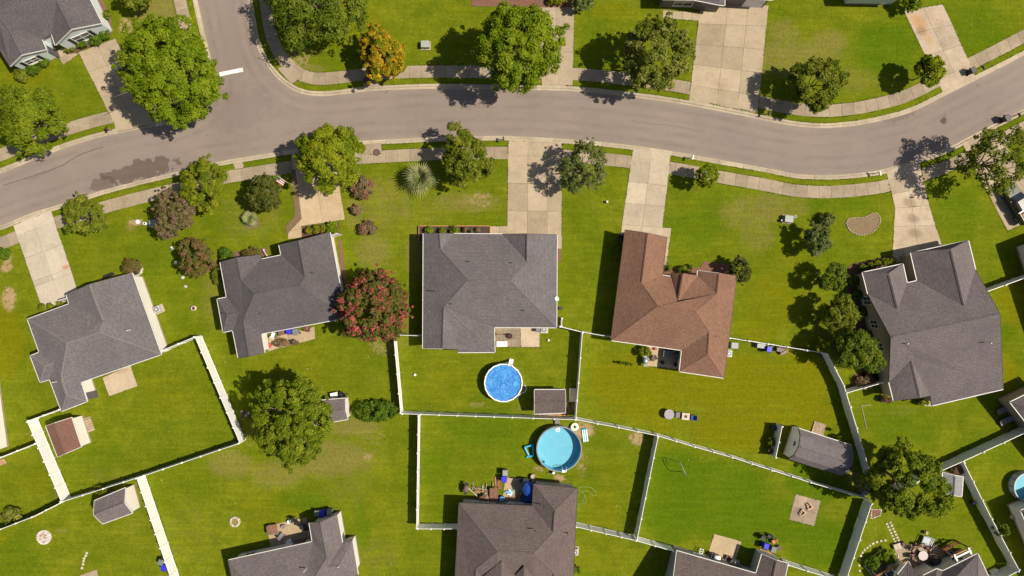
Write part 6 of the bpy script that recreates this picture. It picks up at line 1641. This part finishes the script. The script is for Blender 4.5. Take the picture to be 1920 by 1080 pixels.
# brown house patio
square_table('dark table in the shaded rear corner of the brown house', 1253, 664, 1.2, .8, -.1, GREYF, .72)
chair('dark chair above the shaded table of the brown house', 1254, 654, .0, GREYF, DARKMETAL)
chair('dark chair right of the shaded table of the brown house', 1268, 668, -1.6, GREYF, DARKMETAL)
chair('brown folding chair on the sunny strip of the brown house patio', 1227, 672, .5, BROWNF, DARKMETAL)
small_round('planter_pot', 'dark pot in the shade at the left of the brown house patio', 'pot', 1243, 680, .25, .4, BLACKP)
small_round('planter_pot', 'dark pot in the shade at the right of the brown house patio', 'pot', 1267, 684, .25, .4, BLACKP)
small_round('planter_pot', 'small red pot on the sunny strip of the brown house patio', 'pot', 1229, 654, .18, .3, REDP)
grill('grey barbecue at the left end of the brown house patio', 1211, 677, 1.6, GREYMETAL, simple('pale_steel', (.45, .48, .52), None, 4, .35, metal=.5))
for i, (x, y) in enumerate([(1163, 680), (1169, 681), (1176, 682), (1183, 683)]):
    shrub(['leftmost', 'second', 'third', 'rightmost'][i] + ' weed in the little row on the lawn left of the brown house patio', x, y, 2.5, 'dark', h=.3, leaf=.1, group='weeds in a row')
# taupe house patio
r_ = square_table('brown slatted picnic table on the cluttered patio', 926, 928, 1.05, 1.7, 0, REDWOOD, .74, None, 'picnic_table')
r_ = thing('umbrella_cover', 'collapsed brown canopy over planks on the cluttered patio', 'canopy', W(909, 933, .6).to_tuple())
mb = MB(); mb.add([(-.95, -.1, .0), (.3, .62, .25), (.75, -.5, .3), (-.2, -.55, .05), (.1, .0, .38)], [(0, 4, 1), (1, 4, 2), (2, 4, 3), (3, 4, 0), (0, 1, 2, 3)]); mb.build('cloth', REDWOOD, r_)
r_ = thing('lumber', 'heap of pale boards left of the picnic table', 'planks', W(903, 921).to_tuple())
random.seed(8)
for k in range(13):
    a = (math.pi / 2 + random.uniform(-.2, .2)) if k < 7 else random.uniform(-.9, .5)
    box('plank', (WOOD, ORANGEWOOD, WOOD, STONE)[k % 4], r_, (-1.1 + k % 7 * .42, random.uniform(-.3, .7), .06 + .05 * k * .5), (random.uniform(.9, 1.7), .12, .05), a)
r_ = thing('lumber', 'brown boards above the blue bin of the cluttered patio', 'planks', W(934, 905).to_tuple())
for k in range(4): box('plank', REDWOOD if k % 2 else ORANGEWOOD, r_, (-.3 + k * .2, 0, .06), (.13, 1.5, .05), random.uniform(-.06, .06))
grill('covered black barbecue left of the picnic table', 873, 917, 1.5, BLACKP, BROWNF)
small_round('tub', 'round blue tub below the blue bin on the cluttered patio', 'tub', 941, 937, .42, .6, simple('tub_blue', (.05, .18, .36), None, 4, .5), simple('tub_water', (.18, .40, .55), None, 4, .2))
p = W(954, 924, .2); r_ = thing('beach_toys', 'crumpled light blue paddling pool on the cluttered patio', 'paddling pool', (p.x, p.y, .03))
rr = random.Random(6)
for k in range(9):
    a = rr.uniform(0, 3.1); c = Vector((rr.uniform(-.5, .5), rr.uniform(-.35, .35), .12)); d = Vector((math.cos(a), math.sin(a), rr.uniform(-.1, .2))) * .32
    MB().tube([c - d, c, c + d], [.06, .12, .06], 7).build('fold', (CYANP, simple('light_blue_vinyl', (.30, .52, .68), None, 5, .4), WHITEP)[k % 3], r_)
r_ = thing('rug', 'tan crumpled mat below the paddling pool', 'mat', W(965, 933).to_tuple(), .1)
rr = random.Random(9); V = [((i / 8 - .5) * 1.5, (j / 6 - .5) * .9, .05 + rr.uniform(0, .10)) for j in range(7) for i in range(9)]
mb = MB(); mb.smooth = True; mb.add(V, [(j * 9 + i, j * 9 + i + 1, (j + 1) * 9 + i + 1, (j + 1) * 9 + i) for j in range(6) for i in range(8)]); mb.build('cloth', simple('mat_tan', (.33, .20, .13), (.22, .13, .09), 6, .95), r_)
p = W(994, 918, 2.0); r_ = thing('parasol', 'blue parasol in the shaded corner of the taupe house', 'parasol', (p.x, p.y, 0))
MB().lathe((0, 0, 1.9), [(.95, 0), (.55, .25), (.001, .42)], 8).build('canopy', BLUETARP, r_); MB().cyl((0, 0, 0), .03, 2.3, 8).build('pole', GREYMETAL, r_); MB().cyl((0, 0, 0), .3, .08, 14).build('base', DARKMETAL, r_)
p = W(990, 938, .6); r_ = thing('covered_furniture', 'blue tarp over furniture below the parasol', 'tarp', (p.x, p.y, 0))
rr = random.Random(2); V = [((i / 6 - .5) * 1.7, (j / 6 - .5) * 1.1, .75 * (1 - max(abs(i / 3 - 1), abs(j / 3 - 1)) ** 3) + rr.uniform(-.08, .08)) for j in range(7) for i in range(7)]
mb = MB(); mb.smooth = True; mb.add(V, [(j * 7 + i, j * 7 + i + 1, (j + 1) * 7 + i + 1, (j + 1) * 7 + i) for j in range(6) for i in range(6)]); mb.build('cloth', BLUETARP, r_)
grill('grey barbecue above the blue parasol', 986, 903, 3.1, BLACKP, simple('blue_grey_steel', (.26, .32, .40), None, 4, .4, metal=.3))
r_ = thing('garden_screen', 'dark leaning trellis above the grey barbecue', 'trellis', W(978, 899, .4).to_tuple(), -.05)
for k in range(7): box('slat', DARKMETAL, r_, (-.85 + k * .28, .02, .1), (.22, .1, .5))
box('rail', DARKMETAL, r_, (0, .08, .3), (2.0, .06, .08))
small_round('planter_pot', 'pale pot at the patio end near the open pool', 'pot', 999, 894, .3, .5, STONE)
chair('small dark chair in the shade of the cluttered patio', 980, 928, .3, BROWNF, DARKMETAL)
p = W(1098, 928); r_ = thing('garden_hose', 'loose light green hose on the lawn right of the taupe house', 'hose', (p.x, p.y, 0))
hose = smooth([(1081, 956), (1090, 940), (1097, 930), (1090, 922), (1084, 914), (1096, 913), (1108, 914), (1118, 924), (1113, 930), (1100, 920), (1084, 928), (1081, 944), (1098, 942), (1097, 928)], 4)
MB().tube([W(q.x, q.y) - p + Vector((0, 0, .035)) for q in hose], .022, 6).build('hose', simple('hose_green', (.26, .42, .10), None, 4, .5), r_)
# bottom left house patio
chair('brown wicker sofa at the left end of the bottom left patio', 512, 992, 1.7, REDWOOD, BROWNF, w=1.1, name='garden_sofa')
chair('round dark chair on the bottom left patio nearest the house', 528, 1005, 2.5, GREYF, DARKMETAL)
small_round('stool', 'grey stool right of the wicker sofa', 'stool', 530, 988, .25, .4, GREYF)
small_round('stool', 'white drum at the upper edge of the bottom left patio', 'drum', 541, 979, .25, .4, WHITEP)
chair('black folded chair at the upper edge of the bottom left patio', 549, 975, .4, BLACKP)
chair('black metal chair at the upper right of the bottom left patio', 558, 982, -.4, DARKMETAL)
square_table('black metal table in the shade of the bottom left patio', 570, 990, .7, .8, .3, DARKMETAL, .7)
storage_box('pale blue cooler in the shaded strip of the bottom left patio', 541, 1016, (.7, .45, .4), .6, simple('cooler_blue', (.40, .46, .52), None, 4, .5), WHITEP, 'cooler')
# bottom right house patio
grill('silver barbecue against the taupe house at the bottom edge', 1345, 1047, -.3, BLACKP, WHITEP)
chair('dark brown chair left of the silver barbecue', 1336, 1041, -.2, BROWNF)
square_table('small dark table on the square patio', 1365, 1046, .5, .5, -.3, BROWNF, .4)
small_round('planter_pot', 'pale tub in the shaded corner of the square patio', 'pot', 1383, 1057, .4, .5, STONE)
chair('dark chair on the right of the square patio', 1373, 1051, .8, BLACKP)
r_ = thing('clothes_rack', 'white slanted rack leaning at the taupe house wall', 'rack', W(1313, 1036, .4).to_tuple(), -.3)
for k in range(5): box('rung', WHITEP, r_, (0, .5 - k * .25, .2 + k * .02), (.42, .05, .04))
for s in (-1, 1): box('rail', WHITEP, r_, (s * .2, 0, .2), (.05, 1.2, .05))
for lb, x, y, m, rz in (('black bent hoop chair behind the blue bin at the bottom edge', 1430, 1007, BLACKP, .9), ('black chair right of the hoop chair behind the blue bin', 1444, 1006, BLACKP, -.6), ('orange brown chair above the green grey bin', 1452, 1015, ORANGEWOOD, .2)):
    chair(lb, x, y, rz, m)
storage_box('mauve crate right of the green grey bin', 1461, 1028, (.45, .45, .4), .4, simple('mauve_plastic', (.34, .27, .28), None, 4, .6), BROWNF)
r_ = thing('lumber', 'orange boards between the bins and the taupe house wall', 'planks', W(1435, 1035).to_tuple(), -.35)
for k in range(3): box('plank', ORANGEWOOD if k else WOOD, r_, (0, -.12 + k * .13, .06), (1.6, .12, .05))
p = W(1470, 1048, .8); r_ = thing('outdoor_tap', 'thin white pole with crossbar by the bottom fence', 'pole', (p.x, p.y, 0), .6)
MB().tube([(0, 0, 0), (0, 0, 1.2)], .04, 8).build('pole', WHITEP, r_); MB().tube([(-.3, 0, 1.2), (.3, 0, 1.2)], .04, 8).build('crossbar', GREYMETAL, r_)
# fire pad
for lb, x, y, rz in (('wooden seat frame at the upper right of the concrete pad', 1516, 948, .5), ('wooden seat frame at the lower left of the concrete pad', 1503, 961, 2.4)):
    p = W(x, y); r_ = thing('wooden_seat', lb, 'seat', (p.x, p.y, .03), rz)
    for s in (-1, 1): MB().bar((s * .32, -.35, .16), (s * .10, .40, .24), .09, .14).build('rail', simple('pale_pine', (.55, .36, .20), None, 6, .8), r_)
    box('seat', simple('pale_pine', (.55, .36, .20), None, 6, .8), r_, (0, -.32, .22), (.72, .16, .06)); box('leg', WOOD, r_, (0, -.3, .1), (.5, .1, .2))
# hook pole
p = W(1270, 870); r_ = thing('hanging_hook_pole', 'bent grey metal pole standing alone on the green lawn', 'pole', (p.x, p.y, 0), 0)
MB().tube([(.55, -.95, .0), (.55, -.95, 1.9), (.40, -.6, 2.25), (.05, .2, 2.3), (-.25, .75, 2.1)], .04, 8).build('pole', GREYMETAL, r_)
MB().tube([(-.25, .75, 2.1), (-1.5, .8, .05)], .03, 8).build('stay', DARKMETAL, r_); MB().tube([(-1.5, .8, .05), (-1.2, .0, .05)], .03, 6).build('foot', DARKMETAL, r_)
# low frame on the lawn by the plum grey house
r_ = thing('goal_frame', 'thin pale pipe frame lying on the lawn below the plum grey house', 'pipe frame', W(1620, 785).to_tuple())
for a, b in (((1615, 761), (1633, 759)), ((1615, 761), (1625, 805))):
    A, B = W(*a) - W(1620, 785), W(*b) - W(1620, 785); MB().tube([A + Vector((0, 0, .04)), B + Vector((0, 0, .04))], .035, 6).build('pipe', STONE, r_)
small_round('planter_pot', 'dark round pot under the eave behind the plum grey house', 'pot', 1657, 748, .42, .5, BLACKP, LEAF['dark'])
# loungers at the right edge
lounger('upper grey sun lounger at the right edge', 1883, 768, math.radians(-65), GREYF, GREYF)
lounger('lower grey sun lounger with a pale towel at the right edge', 1889, 788, math.radians(-65), GREYF, simple('towel', (.50, .38, .28), None, 5, .9))
# bottom right terrace
r_ = thing('dining_table', 'pale octagonal table in the middle of the bottom right terrace', 'table', W(1731, 1042, .74).to_tuple())
r_.location.z = .03
MB().cyl((0, 0, .68), .62, .05, 8).build('tabletop', simple('pale_table', (.48, .42, .40), None, 4, .5), r_); MB().cyl((0, 0, 0), .06, .68, 8).build('pedestal', DARKMETAL, r_); MB().cyl((0, 0, 0), .35, .05, 12).build('foot', DARKMETAL, r_)
rr = random.Random(12)
for i, (x, y) in enumerate([(1713, 1030), (1722, 1024), (1731, 1022), (1742, 1028), (1747, 1042), (1711, 1043), (1716, 1053), (1744, 1053)]):
    a = math.atan2(-(y - 1042), x - 1731) - math.pi / 2
    chair(['upper left', 'top left', 'top', 'upper right', 'right', 'left', 'lower left', 'lower right'][i] + ' brown chair around the octagonal table', x, y, a, BROWNF if i % 2 else WOOD, REDWOOD, w=.5, group='chairs around the octagonal table')
chair('pale blue bench at the upper right of the bottom right terrace', 1738, 1015, -.4, simple('blue_grey_paint', (.42, .47, .50), None, 4, .6), None, w=1.1, name='garden_bench')
square_table('tan low table at the left corner of the bottom right terrace', 1683, 1025, .9, .7, .3, STONE, .4)
small_round('planter_pot', 'dark basket beside the tan low table', 'pot', 1696, 1021, .3, .5, BROWNF)
small_round('planter_pot', 'yellow flower pot at the top of the bottom right terrace', 'pot', 1739, 1000, .22, .5, STONE, simple('yellow_bloom', (.45, .42, .08), None, 8, .9))
grill('black covered barbecue by the bottom right roof', 1757, 1055, .4, BLACKP, BLACKP)
p = W(1784, 1034, 0); r_ = thing('pergola', 'orange cedar pergola with white beams at the bottom right', 'pergola', (p.x, p.y, 0), .45)
for sx in (-1, 1):
    for sy in (-1, 1): box('post', ORANGEWOOD, r_, (sx * 1.1, sy * 1.0, 1.1), (.13, .13, 2.2))
for sy in (-1, 1): box('beam', ORANGEWOOD, r_, (0, sy * 1.0, 2.28), (2.7, .14, .18))
for sx in (-1, 1): box('crossbeam', WHITE, r_, (sx * .95, 0, 2.46), (.18, 2.4, .14))
box('rafter', WHITE, r_, (0, .75, 2.44), (2.2, .18, .12))
for k in range(3): box('rail_board', ORANGEWOOD, r_, (0, 1.1, .3 + k * .3), (2.3, .04, .2))
small_round('fire_bowl', 'dark blue bowl under the cedar pergola', 'bowl', 1783, 1038, .4, .6, GREYF, BLUETARP)
r_ = thing('glass_lean_to', 'row of dark glass panels with white bars at the bottom right corner', 'glass roof', W(1663, 1066, 0).to_tuple(), math.radians(26))
for k in range(4):
    f = box('frame_bar', WHITE, r_, (-1.9 + k * .98, 0, 1.5), (.10, 1.1, .08)); box('panel', simple('dark_glass', (.05, .05, .06), None, 3, .15), r_, (-1.4 + k * .98, 0, 1.48), (.86, 1.0, .04))
for s in (-1, 1):
    for t_ in (-1, 1): box('post', WHITE, r_, (s * 1.85, t_ * .45, .73), (.08, .08, 1.46))
box('fascia', ORANGEWOOD, r_, (0, .66, 1.35), (4.2, .1, .25))
small_round('stone_urn', 'pale round urn at the metal shed fence', 'urn', 1827, 944, .3, .5, BLACKP, STONE)
storage_box('grey crate at the bottom right fence corner', 1868, 1075, (.8, .7, .6), .5, SD_CREAM, SD_CREAM)
small_round('white_marker', 'pale bird bath near the right edge below the dark shrub', 'bird bath', 1902, 971, .25, .5, STONE)
storage_box('dark box at the fence foot below the barn shaped shed', 1622, 925, (.8, .5, .5), .1, GREYF, GREYF)
storage_box('dark wall box on the tall freestanding partition', 1452, 803, (.5, .5, .7), -.2, BLACKP, BLACKP)
small_round('planter_pot', 'black planter at the corner of the barn shaped shed', 'pot', 1492, 802, .28, .4, BLACKP, LEAF['dark'])
# small grey shed: things behind it
p = W(641, 741, .5); r_ = thing('wheelbarrow', 'dark wheelbarrow tray behind the small grey shed', 'wheelbarrow', (p.x, p.y, 0), .1)
MB().lathe((0, 0, .3), [(.001, 0), (.25, 0), (.52, .28), (.56, .28), (.56, .33), (.50, .33), (.22, .06), (.001, .06)], 4).build('tray', DARKMETAL, r_); MB().tube([(.55, 0, .18), (.55, .08, .18)], .18, 12).build('wheel', RUBBER, r_)
for s in (-1, 1): MB().tube([(.5, s * .1, .2), (-.9, s * .28, .5)], .025, 6).build('handle', WOOD, r_)
square_table('white folding table behind the small grey shed', 626, 741, .9, .6, .2, WHITEP, .7)
r_ = thing('compost_heap', 'dark heap in the shade left of the large round tree', 'heap', W(463, 777).to_tuple())
for k in range(9): box('clod', (MULCH, BROWNF, STONE)[k % 3], r_, (random.uniform(-.7, .7), random.uniform(-.4, .4), .1), (.4, .35, .22), random.uniform(0, 3), .6)
chair('tyre shaped dark ornament by the brown roofed garage wing', 1165, 448, .2, BLACKP, w=.5, name='garden_stool')
r_ = thing('door_bench', 'thin dark bench along the front wall of the grey house', 'bench', W(203, 516, .4).to_tuple(), math.radians(20)); r_.location.z = 0
box('seat', DARKMETAL, r_, (0, 0, .42), (1.2, .35, .05)); box('backrest', DARKMETAL, r_, (0, -.2, .65), (1.2, .04, .4))
for s in (-1, 1): box('leg', DARKMETAL, r_, (s * .5, 0, .2), (.05, .3, .4))
r_ = thing('fallen_branch', 'thin reddish branch on the lawn by the bright white fence', 'branch', W(102, 927).to_tuple())
MB().tube([(-.2, -.9, .04), (.1, .0, .08), (.25, .7, .05)], .03, 6).build('stem', REDWOOD, r_); MB().tube([(.1, 0, .07), (-.4, .15, .05)], .02, 5).build('twig', REDWOOD, r_)
r_ = thing('porch_rail', 'white handrail at the entry of the charcoal roofed house', 'rail', W(500, 476, .5).to_tuple(), 2.2); r_.location.z = 0
MB().bar((-.7, 0, .9), (.7, 0, .6), .06).build('handrail', WHITE, r_)
for s in (-1, 1): box('post', WHITE, r_, (s * .65, 0, .4 - s * .06), (.07, .07, .85 - s * .13))

# ------------------------------------------------------------------ parked pickup at the right edge
def pickup(label, px, py, rz):
    p = W(px, py, .9); r = thing('pickup_truck', label, 'pickup', (p.x, p.y, .03), rz)
    PAINTC = simple('dark_green_paint', (.025, .03, .025), (.02, .022, .02), 2, .25, spec=.7)
    GL = glass_mat('car_glass', (.03, .04, .045), .05)
    def shell(name, mat, secs, parent):
        V = []; F = []; m = len(secs[0][1])
        for y, pr in secs:
            for x, z in pr: V.append((x, y, z))
        for k in range(len(secs) - 1):
            for i in range(m): F.append((k * m + i, k * m + (i + 1) % m, (k + 1) * m + (i + 1) % m, (k + 1) * m + i))
        F += [tuple(range(m)), tuple(range((len(secs) - 1) * m, len(secs) * m))]
        return MB().add(V, F).build(name, mat, parent, .04)
    def sec(w, z0, z1, t=.92): return [(-w, z0), (w, z0), (w * 1.02, (z0 + z1) / 2), (w * t, z1), (-w * t, z1), (-w * 1.02, (z0 + z1) / 2)]
    body = shell('body', PAINTC, [(-2.6, sec(.78, .5, .95)), (-2.45, sec(.90, .38, 1.05)), (-1.0, sec(.92, .35, 1.12)), (2.5, sec(.92, .38, 1.08)), (2.65, sec(.88, .5, 1.0))], r)
    cab = shell('cab', PAINTC, [(-1.15, sec(.80, 1.05, 1.12)), (-.45, sec(.80, 1.05, 1.70, .84)), (.75, sec(.80, 1.05, 1.72, .84)), (1.0, sec(.80, 1.05, 1.15))], r)
    MB().add([(-.70, -1.10, 1.16), (.70, -1.10, 1.16), (.62, -.50, 1.68), (-.62, -.50, 1.68)], [(0, 1, 2, 3)]).build('windscreen', GL, r)
    MB().add([(.68, .99, 1.19), (-.68, .99, 1.19), (-.62, .80, 1.70), (.62, .80, 1.70)], [(0, 1, 2, 3)]).build('rear_window', GL, r)
    box('bed_floor', DARKMETAL, r, (0, 1.82, 1.10), (1.5, 1.45, .03))
    box('cargo', ORANGEWOOD, r, (.05, 1.85, 1.2), (1.2, 1.1, .18))
    for s in (-1, 1):
        box('bed_side', PAINTC, r, (s * .84, 1.82, 1.22), (.10, 1.5, .28), bevel=.02); box('side_window', GL, r, (s * .755, .15, 1.42), (.03, 1.0, .36))
        box('headlight', WHITEP, r, (s * .66, -2.58, .80), (.34, .08, .18)); box('mirror', BLACKP, r, (s * 1.02, -.7, 1.2), (.2, .1, .16))
        for y in (-1.75, 1.75):
            w = MB().tube([(s * .74, y, .37), (s * .96, y, .37)], .37, 18).build('wheel', RUBBER, r); MB().tube([(s * .95, y, .37), (s * .975, y, .37)], .21, 14).build('rim', GREYMETAL, w)
    box('tailgate', PAINTC, r, (0, 2.58, 1.20), (1.66, .08, .30)); box('bumper', GREYMETAL, r, (0, -2.68, .55), (1.7, .14, .2))
    return r
pickup('dark pickup with orange cargo parked at the right edge', 1910, 381, math.radians(30) + math.pi)

# ------------------------------------------------------------------ grass tufts: lawn grain and unmown edges
TUFT = leaf_material('grass_blade', [(.075, .115, .006), (.120, .150, .012), (.190, .185, .035)], transl=.3)
_rng = np.random.default_rng(77)
def scatter(name, label, C, size, mat, lo=0.0, hi=1.0):
    n = len(C)
    N = np.stack([_rng.normal(0, .55, n), _rng.normal(0, .55, n), np.ones(n)], 1)
    val = np.stack([_rng.uniform(lo, hi, n), np.zeros(n), _rng.uniform(size=n), np.ones(n)], 1)
    o = link_mesh(name, leaves_mesh(name, C, N, size, val, mat, _rng, 1.9))
    return tag(o, label, 'grass', kind='stuff')
# along every slab edge and kerb back
segs = []
for pl in DRIVE_POLYS:
    for a, b in zip(pl, pl[1:] + pl[:1]): segs.append((a, b, .035))
for e, s in ((E_NW, 1), (E_NE, 1), (E_S, -1)):
    cut = [p for p in e if abs(p.x) < 70 and abs(p.y) < 42]
    for d in (.50, 1.17, 2.83):
        ol = offset_line(cut, d * s)
        for a, b in zip(ol, ol[1:]): segs.append((a, b, .03))
for a, b in FENCE_SEGS: segs.append((a, b, .09)); segs.append((a, b, .07))
pts = []
for a, b, sg in segs:
    L = math.hypot(b[0] - a[0], b[1] - a[1]); n = int(L * 16)
    if n < 1: continue
    t = _rng.uniform(0, 1, n)[:, None]
    P = np.array([a[0], a[1]]) * (1 - t) + np.array([b[0], b[1]]) * t + _rng.normal(0, sg, (n, 2))
    # thick in places, bare in others
    keep = np.sin(P[:, 0] * 1.7 + P[:, 1] * 2.3) + np.sin(P[:, 0] * .53 - P[:, 1] * .9) + _rng.normal(0, .5, n) > -.1
    pts.append(P[keep])
P = np.concatenate(pts)
ok = signed_dist(P[:, 0], P[:, 1], ROAD_POLY) > .44
for pl in DRIVE_POLYS: ok &= signed_dist(P[:, 0], P[:, 1], pl) > -.05
P = P[ok]
scatter('edge_grass', 'ragged grass along the edges of driveways and sidewalks', np.column_stack([P, np.full(len(P), .045)]), .085, TUFT, 0, .7)

# fallen leaves and clover heads dotted over the lawns
n = 900
P = np.column_stack([_rng.uniform(-64, 64, n), _rng.uniform(-36, 36, n)])
P = P[signed_dist(P[:, 0], P[:, 1], ROAD_POLY) > .5]
LIT = leaf_material('fallen_leaf', [(.20, .13, .06), (.34, .26, .12), (.50, .46, .36)], transl=.1)
scatter('fallen_leaves', 'scattered dry leaves and clover heads on the lawns', np.column_stack([P, np.full(len(P), .05)]), .07, LIT)
